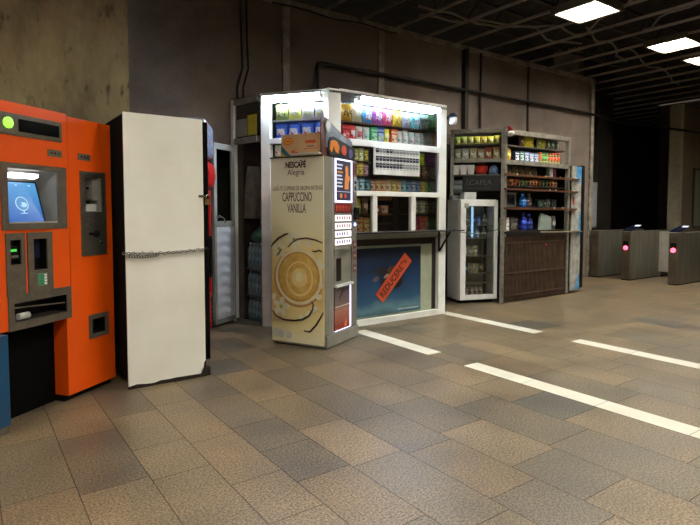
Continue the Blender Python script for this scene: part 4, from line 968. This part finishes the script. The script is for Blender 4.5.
# promotional topper on the front edge
tp = thing('topper_sign', 'dark curved advertising topper standing on the coffee machine', 'sign', (CO[0], CO[1], HT + 0.002), CA)
g = MB()
ov = [(0.0, 0.0), (0.10, 0.0), (0.55, 0.0), (0.66, 0.0), (0.66, 0.20), (0.60, 0.235), (0.45, 0.26), (0.30, 0.31), (0.12, 0.385), (0.03, 0.39), (0.0, 0.37)]
g.poly(ov, 0.03, 0.012, P('brown_plate', '5a3630', 0.4))
g.poly([(0.07, 0.10), (0.64, 0.10), (0.64, 0.195), (0.60, 0.225), (0.45, 0.25), (0.30, 0.30), (0.14, 0.365), (0.10, 0.33)], 0.026, 0.004, P('slate_print', '6a7488', 0.35, 0.0, '848a98', 5))
g.build('backing_board', tp)
g = MB().disc(0.13, 0.31, 0.055, 0.062, 0.022, 0.003, P('pale_mug', 'a8b4bc', 0.3), 20, -0.3).disc(0.12, 0.315, 0.035, 0.045, 0.020, 0.002, P('mug_white', 'c8ced2', 0.3), 18, -0.3).disc(0.42, 0.17, 0.085, 0.075, 0.021, 0.003, P('pale_mug2', '98a2a8', 0.3), 20, 0.5)
g.poly([(0.10, 0.18), (0.30, 0.14), (0.36, 0.20), (0.30, 0.25), (0.18, 0.28)], 0.023, 0.002, P('grey_sleeve', '7c858c', 0.5)); g.build('mug_picture', tp)
g = MB()
bl = [(0.12 + 0.0, 0.02), (0.62, -0.01), (0.66, 0.01), (0.68, 0.05), (0.68, 0.115), (0.65, 0.14), (0.20, 0.215), (0.14, 0.20), (0.10, 0.15), (0.10, 0.06)]
g.poly(bl, 0.004, 0.012, P('black_banner', '14161a', 0.4))
OR = P('orange_banner', 'e88a20', 0.4); g.poly([(0.12, 0.08), (0.16, 0.05), (0.20, 0.12), (0.24, 0.06), (0.30, 0.05), (0.32, 0.12), (0.27, 0.17), (0.20, 0.18), (0.14, 0.16)], 0.001, 0.003, OR)
g.disc(0.42, 0.095, 0.055, 0.052, 0.001, 0.003, P('red_orange', 'd8502c', 0.4), 20).disc(0.57, 0.075, 0.048, 0.05, 0.001, 0.003, P('blue_purple', '5a5a90', 0.4), 20)
g.build('banner', tp)
# cardboard box on top
CARD = P('cardboard', 'cfa67c', 0.75, 0.0, 'c09468', 6)
bx = thing('cardboard_box', 'brown cardboard box with orange print on top of the coffee machine', 'box', (CO[0], CO[1], HT + 0.014), CA)
g = MB().box(0.115, 0.585, 0.012, 0.28, 0.0, 0.225, CARD, SMt); g.build('carton', bx, bevel=0.003)
g = MB()
ORI = P('carton_orange', 'd05a28', 0.6); YLI = P('carton_yellow', 'e0a030', 0.6); TL = P('carton_teal', '2f6a80', 0.6)
g.disc(0.205, 0.155, 0.058, 0.036, 0.010, 0.002, ORI, 24, M=SMt).disc(0.205, 0.155, 0.048, 0.027, 0.0085, 0.002, YLI, 24, M=SMt)
g.box(0.175, 0.235, 0.0075, 0.0085, 0.148, 0.162, ORI, SMt)
g.poly([(0.115, 0.03), (0.19, 0.0), (0.24, 0.0), (0.115, 0.12)], 0.010, 0.002, TL, SMt)
g.poly([(0.115, 0.0), (0.18, 0.0), (0.115, 0.055)], 0.009, 0.002, YLI, SMt)
g.disc(0.265, 0.035, 0.028, 0.03, 0.0085, 0.002, ORI, 14, M=SMt).disc(0.31, 0.025, 0.025, 0.02, 0.008, 0.002, ORI, 14, M=SMt)
g.box(0.41, 0.53, 0.009, 0.011, 0.125, 0.155, ORI, SMt)
g.box(0.43, 0.51, 0.009, 0.011, 0.09, 0.10, TL, SMt).box(0.39, 0.55, 0.009, 0.011, 0.07, 0.076, ORI, SMt)
g.build('carton_print', bx)
tag((MB().box(0.28, 0.60, -0.06, 0.0, 0.0, 0.02, P('crumpled_paper', 'b8b4a8', 0.7), SMt).build('paper_strip')), 'strip of crumpled pale paper along the top edge of the coffee machine', 'paper')
o = bpy.data.objects['paper_strip']; o.location = (CO[0], CO[1], HT + 0.013); o.rotation_euler = (0, 0, CA)
for v in o.data.vertices: v.co.z += 0.006*math.sin(v.co.y*40)

# ================================================================== SHELF STAND (RIGHT)
k2 = thing('shelf_stand', 'unlit grey metal shop stand with angled left bay, right of the lit kiosk', 'shop stand', (0, 0, 0))
LX, LY, EX, EY = 6.05, 5.87, 6.56, 5.27
ML, LL = along(LX, LY, EX, EY); RX = 8.27
def k2p(nm, *boxes, M=MI, mat=WORN, bevel=0.003):
    g = MB()
    for b_ in boxes: g.box(*b_, mat, M)
    return g.build(nm, k2, bevel=bevel)
k2p('post', (0.0, 0.05, 0, 0.05, 1.62, 2.63), M=ML); k2p('post', (-0.25, -0.21, 0.45, 0.49, 0, 2.63), M=ML); k2p('rail', (-0.24, 0.0, 0.43, 0.46, 2.58, 2.62), M=ML); k2p('post', (LL - 0.04, LL + 0.02, 0, 0.06, 0, 2.65), M=ML)
k2p('post', (RX - 0.06, RX, 5.27, 5.33, 0, 2.60)); k2p('post', (6.60, 6.65, 5.28, 5.34, 0, 2.62))
k2p('rail', (0.0, LL, 0, 0.05, 2.57, 2.63), M=ML); k2p('rail', (0.04, LL, 0, 0.05, 2.13, 2.18), M=ML)
k2p('rail', (6.56, RX, 5.27, 5.32, 2.55, 2.62)); k2p('rail', (6.60, RX, 5.27, 5.32, 2.10, 2.165))
SHG = P('shelf_grey', '5e5a50', 0.5)
for z in (2.41, 2.17, 1.95): k2p('shelf', (0.03, LL - 0.02, 0.02, 0.26, z - 0.015, z), M=ML, mat=SHG)
for z in (2.40, 2.165, 1.94, 1.785, 1.46, 1.09): k2p('shelf', (6.64, RX - 0.02, 5.33, 5.66, z - 0.015, z), mat=SHG if z > 2 else BROWNDARK)
k2p('backing', (6.6, RX, 5.66, 5.68, 0.0, 2.6), mat=BROWNDARK)
k2p('backing', (0.0, LL - 0.1, 0.27, 0.28, 1.55, 2.6), M=ML, mat=P('bay_backing', '1c1815', 0.7))
k2p('roof', (6.62, RX, 5.33, 6.42, 2.58, 2.60), mat=SHG)
k2p('side_wall', (RX - 0.015, RX, 5.68, 6.42, 0.0, 2.58), mat=SHG)
k2p('bay_back', (5.75, 5.78, 5.98, 6.42, 0.0, 2.5), mat=BROWNDARK)
k2p('bay_wall', (5.78, 6.6, 6.40, 6.42, 0.0, 2.5), mat=P('inner_dark', '14100d', 0.8))
# battens with small lights
for i, (z, xe) in enumerate(((1.925, 8.46), (1.715, 8.42), (1.425, 8.40))):
    MB().beam((6.55, 5.235, z + 0.01), (xe, 5.235, z), 0.04, 0.03, BROWNBAT).build('batten', k2)
    g = MB()
    for x in ([7.9, 8.36, 6.8, 7.15, 7.5] if i == 0 else [7.62, 7.78, 8.3] if i == 1 else [7.75, 7.98]):
        g.lathe((x, 5.21, z + 0.018), [(0.010, -0.008), (0.014, 0.004), (0.0005, 0.014)], P('batten_bulb', 'e0d8b0', 0.3), 8)
    g.build('bulb', k2)
MB().beam((7.40, 5.225, 1.065), (8.55, 5.225, 1.05), 0.05, 0.022, P('pale_lath', '8d8468', 0.5)).beam((6.57, 5.235, 1.07), (7.42, 5.235, 1.06), 0.04, 0.03, P('counter_dark', '', 0)).build('counter_rail', k2)
# ribbed shutter below the counter
SHT = P('brown_shutter', '5a4636', 0.5, 0.1, '3d2e23', 7); SHB = P('dark_shutter_board', '1d1411', 0.6)
g = MB().box(6.60, 8.08, 5.285, 5.30, 0.03, 1.05, SHB).box(8.08, RX - 0.06, 5.285, 5.30, 0.03, 1.05, SHB)
n = 46
for k in range(n):
    x = 6.62 + 1.50*k/(n - 1); g.box(x - 0.007, x + 0.007, 5.262, 5.284, 0.02, 1.0, SHT)
for z in (0.10, 0.44, 0.90): g.box(6.60, 8.14, 5.254, 5.262, z, z + 0.02, SHT)

g.build('grille_shutter', k2)
tag(MB().lathe((7.58, 5.245, 0.855), [(0.022, 0), (0.025, 0.006), (0.0005, 0.012)], P('red_sticker', 'b01828', 0.4), 12, 'y').build('red_tag'), 'small red tag on the brown ribbed shutter', 'tag')
MB().box(6.62, 6.66, 5.235, 5.25, 0.72, 0.86, CHROME).build('latch', k2)
# angled bay items
YG = ('b8b840', 'e0e090', '708028')
row(ML, 0.05, LL - 0.05, 0.14, 2.41, 0.13, [(B, 'green', ('98b050', 'd8d890', '506820')), (B, 'green and red', ('90a850', 'e0d8a0', 'a04030')), (B, 'olive', ('a0a858', 'd8d0a0', '805040')), (B, 'yellow green', YG), (B, 'yellow and brown', ('b8a838', 'e8e0a0', '806028')), (B, 'pale yellow', ('c8c858', 'e8e8a8', '789030')), (B, 'yellow green', YG)],
    'on the angled bay\'s top shelf', 'bags on the top shelf of the angled bay', 0.98, 0.08)
row(ML, 0.05, LL - 0.05, 0.14, 2.17, 0.20, [(B, 'grey and green', ('888c78', 'd0d0b8', '506838')), (B, 'grey white', ('a0a498', 'd8d8c8', '606458')), (B, 'cream', ('b0a888', 'd8d0b0', '706850')), (B, 'tan and white', ('a89878', 'e8e0c8', '684830')), (B, 'red brown', ('a05840', 'e0c8a0', '982818')), (B, 'cream and tan', ('b0a070', 'e0d0a0', '806830'))],
    'on the angled bay\'s second shelf', 'bags on the second shelf of the angled bay', 0.98, 0.08)
row(ML, 0.03, 0.36, 0.13, 1.95, 0.15, [('bin', 'white plastic', ('d0d0d4', 'e8e8ec', 'a0a0a8')), ('bin', 'white plastic', ('d0d0d4', 'e8e8ec', 'a0a0a8')), ('bin', 'white plastic', ('d0d0d4', 'e8e8ec', 'a0a0a8'))], 'above the chalk sign in the angled bay', 'white bins in the angled bay', 0.95, 0.15)
tag(MB().lathe(ML @ Vector((0.46, 0.13, 1.952)), [(0.06, 0), (0.085, 0.03), (0.095, 0.13), (0.09, 0.13), (0.08, 0.04), (0.0005, 0.03)], P('red_plastic', 'c83018', 0.35), 16).build('red_bowl'), 'red plastic bowl beside the white bins in the angled bay', 'bowl')
for k in range(3):
    p_ = ML @ Vector((0.43 + 0.03*k, 0.13, 1.99)); tag(product('bag', (('a03028', 'd8a040', 'e8e0c0'), ('885040', 'e0c8a0', 'c03020'), ('b84030', 'd0b090', '702018'))[k], 0.06, 0.13, 0.03).build('candy_pack'), ['brown sweets pack, left one in the red bowl', 'brown and cream sweets pack, middle one in the red bowl', 'red sweets pack, right one in the red bowl'][k], 'pack', 'packs in the red bowl').location = p_
tag(MB().lathe(ML @ Vector((0.64, 0.13, 1.952)), [(0.06, 0), (0.07, 0.03), (0.065, 0.08), (0.045, 0.12), (0.01, 0.14)], P('blue_bundle', '4068a8', 0.4, 0.0, '9ab0d0', 14), 14).build('blue_bundle'), 'blue wrapped bundle right of the red bowl', 'bundle')
g = MB().box(0.20, LL - 0.05, 0.02, 0.035, 1.70, 1.93, P('chalk_board', '101211', 0.6), ML)
CHK = P('chalk', '5c5f5b', 0.8)
g.text('CAFEA', 0.11, 0.45, 1.79, 0.018, CHK, 'CENTER', ML, bold=-0.001)
g.tube([ML @ Vector((0.265 + 0.03*math.cos(a), 0.018, 1.81 + 0.022*math.sin(a))) for a in [2*math.pi*q/14 for q in range(14)]], 0.003, CHK, 5, closed=True)
g.tube([ML @ Vector((0.25 + 0.01*math.sin(q), 0.018, 1.84 + 0.012*q)) for q in range(5)], 0.003, CHK, 5)
g.box(0.24, 0.60, 0.017, 0.02, 1.735, 1.739, CHK, ML)
tag(g.build('chalk_sign'), 'dark sign reading CAFEA above the glass-door fridge', 'sign')
for k, (z, c) in enumerate(((1.86, '5c6468'), (1.79, '747c7e'), (1.73, '3c4448'))):
    tag(MB().box(0.03, 0.18, 0.0, 0.14, z - 0.062, z, P('ink_' + c, c, 0.5), ML).build('grey_carton', bevel=0.004), 'grey carton, %s of the stack beside the CAFEA sign' % ['topmost', 'middle', 'lowest'][k], 'carton', 'grey cartons beside the sign')
# right bay items
row(MI, 7.03, 7.42, 5.40, 2.40, 0.17, [(B, 'dull brown', ('6a4a38', 'a08870', '403028'), 0.6), (B, 'bright yellow', ('d8b810', 'f0e040', 'b06808'), 1.4)], 'top shelf, left half of stand\'s straight bay', 'bags on the top shelf of the straight bay')
row(MI, 7.52, 8.10, 5.40, 2.40, 0.17, [(B, 'pale green', ('909848', 'd8d8a0', '586028')), (B, 'yellow green', ('a8a830', 'd8d060', '687020')), (B, 'dark grey', ('585850', '909080', '303028'), 0.7), (B, 'dark green', ('405848', '98a890', '283830')), (B, 'grey green', ('506050', 'a0b0a0', '303c30'))], 'top shelf, right half of stand\'s straight bay', 'bags on the top shelf of the straight bay')
row(MI, 6.72, 6.86, 5.385, 2.165, 0.2, [(B, 'orange yellow', ('b88828', 'e0c060', '804818'))], 'at the left end below the yellow bag shelf', 'x')
row(MI, 6.92, 7.52, 5.39, 2.165, 0.16, [(X, 'navy and white', ('2c3050', 'b8c0d0', '181c30')), (X, 'dark teal', ('284848', 'a0b8b0', '182828')), (X, 'blue grey', ('5c6488', 'a8b0d0', '303858')), (X, 'lilac blue', ('6a70a0', 'b8c0e0', '383c60')), (X, 'blue grey', ('5c6488', 'a8b0d0', '303858'))], 'second shelf of stand\'s straight bay', 'boxes on the second shelf of the straight bay')
RJ = ('888048', 'c83828', 'b0a868')
row(MI, 7.55, 8.11, 5.385, 2.165, 0.20, [('jar', 'red-lidded', RJ), ('jar', 'green-lidded', ('808848', '389048', 'a8a868')), ('jar', 'green-lidded', ('808848', '389048', 'a8a868')), ('jar', 'red-lidded', RJ), ('jar', 'red-lidded', ('988850', 'd04030', 'b0a060')), ('jar', 'red-lidded', RJ), ('jar', 'red-lidded', RJ)], 'of the lidded jars on the stand', 'lidded jars on the stand')
TBg = ('6e6548', '9a9068', '483e28')
row(MI, 6.80, 7.62, 5.45, 1.94, 0.16, [(B, 'khaki', TBg), (B, 'khaki', TBg), (B, 'olive brown', ('5e5638', '8a8058', '3c3420')), (B, 'khaki', TBg), (B, 'dark brown', ('483c2c', '6c5c44', '281f16'))], 'behind the uppermost brown batten', 'khaki bags behind the batten')
row(MI, 7.86, 8.06, 5.42, 1.94, 0.17, [(X, 'white', ('b8c4b8', 'd8dcd4', '788878')), (X, 'maroon', ('50202c', '803848', '301018'), 0.8)], 'at the right end behind the uppermost brown batten', 'boxes at the right end behind the batten')
low = [('green', ('304828', '788850', '182810')), ('dark red', ('682820', 'a06040', '381410')), ('orange', ('985828', 'c89050', '502810')), ('brown', ('584028', '887050', '302010'))]
row(MI, 6.68, 8.10, 5.42, 1.785, 0.12, [('can',) + low[(k*7 + k//3) % 4] for k in range(16)], 'between the two upper brown battens', 'small dark cans between the battens', 0.85)
g = thing('framed_box', 'dark framed box at the left between the two lower battens', 'box', (6.86, 5.42, 1.462))
MB().plate(-0.15, 0.17, 0.0, 0.22, [(-0.125, 0.145, 0.03, 0.195)], -0.02, 0.0, P('grey_edge', '5a6058', 0.4)).build('frame', g); MB().box(-0.15, 0.17, 0.0, 0.12, 0, 0.22, P('dim_mauve', '2c2430', 0.4)).build('casing', g)
row(MI, 7.14, 7.44, 5.42, 1.46, 0.21, [('bottle', 'bright blue', ('1858a8', '3888d0', '103878'), 1.4), ('bottle', 'dark', ('3c3430', '786858', '1c1816'), 0.8)], 'between the two lower battens', 'bottles between the lower battens')
row(MI, 7.60, 8.10, 5.44, 1.46, 0.13, [(X, 'dark green', ('20342c', '4c6458', '101c18')), (B, 'dark grey', ('484c48', '787c74', '242824')), (B, 'greyish', ('5c605c', '8c9088', '303430')), (X, 'near black', ('202422', '3c403c', '101210'))], 'at the right between the two lower battens', 'dark packs between the lower battens')
row(MI, 6.70, 6.86, 5.42, 1.09, 0.22, [(X, 'white', ('a8a49c', 'c8c4bc', '807c74'))], 'at the left end just above the counter rail', 'x')
row(MI, 6.88, 7.06, 5.42, 1.09, 0.22, [(X, 'dark grey', ('3a3634', '5c5854', '1c1a18'))], 'next to the white box above the counter rail', 'x')
row(MI, 7.16, 7.46, 5.42, 1.09, 0.28, [('bottle', 'large deep blue', ('182c90', '2848c0', '101c50'), 1.2), ('bottle', 'dark blue', ('101c58', '283c90', '080c28'))], 'above the counter rail', 'blue bottles above the counter rail')
tag(MB().poly([(7.58, 1.09), (7.90, 1.09), (7.90, 1.27), (7.86, 1.31), (7.64, 1.36), (7.60, 1.30)], 5.36, 0.03, P('pale_card_sheet', '98a8a0', 0.5)).build('pale_card'), 'pale grey card leaning behind the counter rail', 'card')
row(MI, 7.96, 8.10, 5.42, 1.09, 0.24, [(B, 'grey patterned', ('4c504c', 'a0a098', '242624'))], 'right of the pale card above the counter rail', 'x')
# santa hat ornament
g = thing('santa_hat', 'small red and white santa hat hanging on the stand corner', 'ornament', (6.63, 5.22, 2.50))
MB().lathe((0, 0, 0), [(0.0005, 0.0), (0.055, 0.02), (0.065, 0.05), (0.055, 0.075), (0.04, 0.08)], P('hat_white', 'e0dcd4', 0.9, bump=0.4), 14).build('brim', g)
MB().tube([(0, 0, 0.075), (0.01, 0, 0.11), (-0.02, 0, 0.14), (-0.055, 0, 0.145)], [0.045, 0.032, 0.018, 0.008], P('hat_red', 'a81820', 0.9), 10).build('cone', g)

# ================================================================== GLASS-DOOR FRIDGE
fg = thing('glass_door_fridge', 'white upright fridge with a glass door standing under the CAFEA sign', 'fridge', (6.0, 5.60, 0), R(-19))
FW = P('fridge_white', 'f0f1f0', 0.35, 0.0, 'e2e4e0', 4)
FWd, FD, FH = 0.63, 0.44, 1.57
g = MB().box(0, 0.03, 0.06, FD, 0.05, FH, FW).box(FWd - 0.03, FWd, 0.06, FD, 0.05, FH, FW).box(0, FWd, 0.06, FD, FH - 0.05, FH, FW).box(0, FWd, 0.06, FD, 0.05, 0.10, FW).box(0, FWd, FD - 0.03, FD, 0.05, FH, P('fridge_liner', 'b8bcb4', 0.5))
g.build('cabinet', fg, bevel=0.003)
MB().box(0.03, FWd - 0.03, 0.08, FD - 0.02, 0.0, 0.05, BLACK).build('base', fg)
g = MB().plate(0, FWd, 0.055, FH - 0.01, [(0.09, FWd - 0.06, 0.13, FH - 0.10)], 0.0, 0.045, FW); dr = g.build('door', fg, bevel=0.004)
MB().box(0.09, FWd - 0.06, 0.02, 0.026, 0.13, FH - 0.10, GLASS).build('door_glass', dr)
MB().box(FWd - 0.04, FWd - 0.01, -0.03, 0.0, 1.02, 1.22, FW).build('handle', dr, bevel=0.005)
for z in (1.18, 0.98, 0.70, 0.44, 0.29): MB().box(0.035, FWd - 0.035, 0.09, FD - 0.04, z - 0.008, z, P('fridge_shelf', 'a0a49c', 0.3)).build('shelf', fg)
MB().box(0.06, 0.13, -0.004, 0.0, 1.44, 1.51, P('fridge_label', 'b8b8b0', 0.5)).build('label_plate', fg)
MF2 = Matrix.Translation((6.0, 5.60, 0)) @ Matrix.Rotation(R(-19), 4, 'Z')
GR = ('a8a898', 'd8d8c8', '686858')
g = MB().box(0.215, 0.245, 0.06, 0.075, 1.0, 1.46, E('fridge_led', 'a8d8ff', 1.0)); g.build('lamp_strip', fg, label='pale blue lit strip')
row(MF2, 0.06, 0.57, 0.20, 1.18, 0.17, [('bottle', 'dark', ('303028', '706850', '181810')), ('bottle', 'grey', ('505850', '889080', '283028')), ('bottle', 'blue-labelled', ('384870', '6880b0', '202840')), ('bottle', 'blue-labelled', ('384870', '6880b0', '202840')), ('bottle', 'grey', ('505850', '889080', '283028'))], 'on top shelf of the glass-door fridge', 'bottles on the top fridge shelf', 0.85)
row(MF2, 0.06, 0.57, 0.20, 0.98, 0.17, [('bottle', 'olive', ('485038', '788060', '283020')), ('bottle', 'grey green', ('586050', '90a088', '303828')), ('bottle', 'pale blue', ('7890a8', 'b0c0d0', '405868')), ('bottle', 'grey green', ('586050', '90a088', '303828'))], 'on second shelf of the glass-door fridge', 'bottles on the second fridge shelf', 0.8)
row(MF2, 0.06, 0.40, 0.20, 0.70, 0.17, [('can', 'grey', GR), ('can', 'pale grey', ('b8b8a8', 'e0e0d0', '707060')), ('can', 'grey', GR), ('can', 'cream', ('b8b090', 'e0d8b8', '686040'))], 'on third shelf of the glass-door fridge', 'cans on the third fridge shelf', 0.95)
row(MF2, 0.06, 0.50, 0.20, 0.44, 0.15, [('can', 'blue', ('2868b0', '90b8e0', '184070')), ('can', 'blue', ('2868b0', '90b8e0', '184070')), ('can', 'cream', ('a8a080', 'd8d0b0', '605838')), ('can', 'pale', ('b8b8a0', 'e0e0c8', '707058')), ('can', 'olive', ('686848', 'a0a078', '383820'))], 'on fourth shelf of the glass-door fridge', 'cans on the fourth fridge shelf', 0.95)
row(MF2, 0.08, 0.50, 0.20, 0.10, 0.12, [('can', 'grey', GR), ('can', 'cream', ('c0b898', 'e0d8c0', '706848')), ('can', 'grey', GR), ('can', 'grey', GR), ('can', 'cream', ('c0b898', 'e0d8c0', '706848'))], 'on the floor of the glass-door fridge', 'cans on the fridge floor', 0.8)
for k, (x0, x1, z0, z1, l) in enumerate(((0.02, 0.26, 0.0, 0.05, 'long flat white carton lying on the fridge top'), (0.10, 0.30, 0.0, 0.09, 'white carton lying on the fridge top beside the sign'))):
    o = MB().box(x0, x1, 0.30 if k == 0 else 0.08, 0.42 if k == 0 else 0.22, FH + 0.001, FH + z1 + 0.02, P('white_card', 'c8cccc', 0.5)).build('white_carton', bevel=0.003)
    o.location = (6.0, 5.60, 0); o.rotation_euler = (0, 0, R(-19)); tag(o, l, 'carton')
tag(MB().tube([MF2 @ Vector(p) for p in ((-0.12, -0.01, 1.13), (0.0, -0.02, 1.08), (0.15, -0.02, 1.06), (0.35, -0.03, 1.075), (0.55, -0.045, 1.10), (0.60, -0.05, 1.12))], 0.005, BLKC, 6).build('tie_cable'), 'thin dark cable tied across the glass fridge door', 'cable')

# ================================================================== PICTURE CABINET AT THE END
pc = thing('picture_cabinet', 'narrow cabinet with blue and white icy print at the far end of the stand', 'cabinet', (8.30, 5.25, 0))
def ice():
    m = P('icy_print', 'b8b8b0', 0.4, 0.0, '77756e', 9, fac=0.6)
    return m
MB().box(0.0, 0.28, 0.02, 0.62, 0.04, 2.15, BLACK).build('body', pc)
g = MB().box(0.0, 0.27, 0.0, 0.018, 0.05, 2.15, ice())
BI2 = P('icy_blue', '2a78b0', 0.4, 0.0, '70a8d0', 9)
g.poly([(0.13, 2.15), (0.11, 1.98), (0.19, 1.85), (0.27, 1.95), (0.27, 2.15)], -0.002, 0.002, BI2).poly([(0.20, 1.0), (0.27, 0.95), (0.27, 1.42), (0.22, 1.3)], -0.002, 0.002, BI2).poly([(0.10, 0.06), (0.27, 0.06), (0.27, 0.36), (0.22, 0.28), (0.16, 0.14)], -0.002, 0.002, BI2)
g.poly([(0.02, 1.5), (0.06, 1.5), (0.07, 1.62), (0.03, 1.64)], -0.002, 0.002, P('ink_red_small', 'a02020', 0.5))
g.build('front_print', pc)
MB().box(0.285, 0.37, 0.0, 0.62, 0.08, 2.17, BLACK).build('door', pc, bevel=0.003)
MB().box(0.37, 0.40, 0.02, 0.05, 1.0, 1.4, BLACK).build('handle', pc, bevel=0.004)

# grey electric box on the dark wall
eb = thing('wall_box', 'tall grey electric box on the dark wall past the wall end', 'electric box', (11.72, 6.98, 1.02))
MB().box(0, 0.34, 0, 0.10, 0, 1.05, P('electric_grey', '8f9296', 0.5)).build('casing', eb, bevel=0.006)
MB().box(0.03, 0.31, -0.008, 0, 0.04, 1.01, P('electric_grey2', '9a9da0', 0.5)).build('cover', eb, bevel=0.003)

# ================================================================== TURNSTILES
TS = P('turnstile_steel', '777266', 0.3, 0.45, '5c574c', 2.5, stretch=(3, 3, 0.4)); TSE = P('turnstile_end', '6c6252', 0.4, 0.6, '554c3e', 6)
def turnstile(y0, y1, label, lit=True):
    t = thing('turnstile', label, 'turnstile', (10.84, y0, 0), 0, 'row of steel turnstile cabinets')
    w_ = y1 - y0
    MB().box(0.0, 1.9, 0, w_, 0.02, 0.99, TS).build('housing', t, bevel=0.008)
    MB().box(-0.006, 0.0, 0.01, w_ - 0.01, 0.03, 0.97, TSE).build('end_panel', t)
    MB().box(0.01, 1.89, 0.01, w_ - 0.01, 0.0, 0.02, DARK).build('base', t)
    if not lit: return
    MB().box(-0.012, -0.006, w_*0.2, w_*0.8, 0.70, 0.80, BLACK).build('signal_plate', t)
    MB().lathe((-0.012, w_*0.5, 0.66), [(0.045, 0), (0.045, -0.006), (0.03, -0.012), (0.0005, -0.014)], E('red_signal', 'ff4860', 6.0), 16, 'x').build('red_light', t, label='lit red signal light')
    M_ = Matrix.Translation((0.02, w_/2, 1.0)) @ Matrix.Rotation(R(-14), 4, 'Y')
    MB().box(0.0, 0.42, -w_/2, w_/2, 0.0, 0.012, P('reader_dark', '15172c', 0.15), M_).build('card_reader', t)
    MB().box(0.33, 0.41, -w_/2 + 0.005, w_/2 - 0.08, 0.012, 0.016, E('reader_light', 'e8ecff', 1.6), M_).build('reader_lamp', t)
turnstile(6.22, 6.40, 'steel turnstile cabinet nearest the wall, half hidden', False)
turnstile(5.55, 5.73, 'steel turnstile cabinet with red light, middle one')
turnstile(4.65, 4.83, 'steel turnstile cabinet with red light at the right edge')
for y0, y1, l in ((5.74, 6.21, 'closed steel gate flap between the wall-side and the middle turnstile'), (4.84, 5.54, 'closed steel gate flap between the middle and the right turnstile')):
    g = thing('gate_flap', l, 'gate', (12.0, y0, 0))
    MB().box(0, 0.02, 0.0, y1 - y0, 0.12, 0.97, P('flap_steel', 'b0aca0', 0.35, 0.3)).build('panel', g, bevel=0.004)
    MB().box(-0.005, 0.03, 0.0, 0.04, 0.0, 0.12, TS).box(-0.005, 0.03, y1 - y0 - 0.04, y1 - y0, 0.0, 0.12, TS).build('foot', g)
# sign case on the far pillar
sg = thing('sign_case', 'pale framed sign case on the far wall at the right edge', 'sign', (15.78, 6.44, 0.95))
MB().plate(0, 0.9, 0, 1.6, [(0.06, 0.84, 0.06, 1.54)], 0, 0.04, P('case_frame', '5c564a', 0.5)).build('frame', sg, bevel=0.004)
MB().box(0.06, 0.84, 0.02, 0.03, 0.06, 1.54, P('case_sheet', '9aa090', 0.4)).build('sheet', sg)
# faint red letters far back
rs = tag(MB().box(13.35, 14.1, 8.765, 8.795, 2.02, 2.12, E('faint_red', '601010', 0.10)).box(13.7, 14.2, 8.765, 8.795, 1.42, 1.50, E('faint_red', '', 0)).build('red_display'), 'faint red display glowing in the dark recess', 'display')
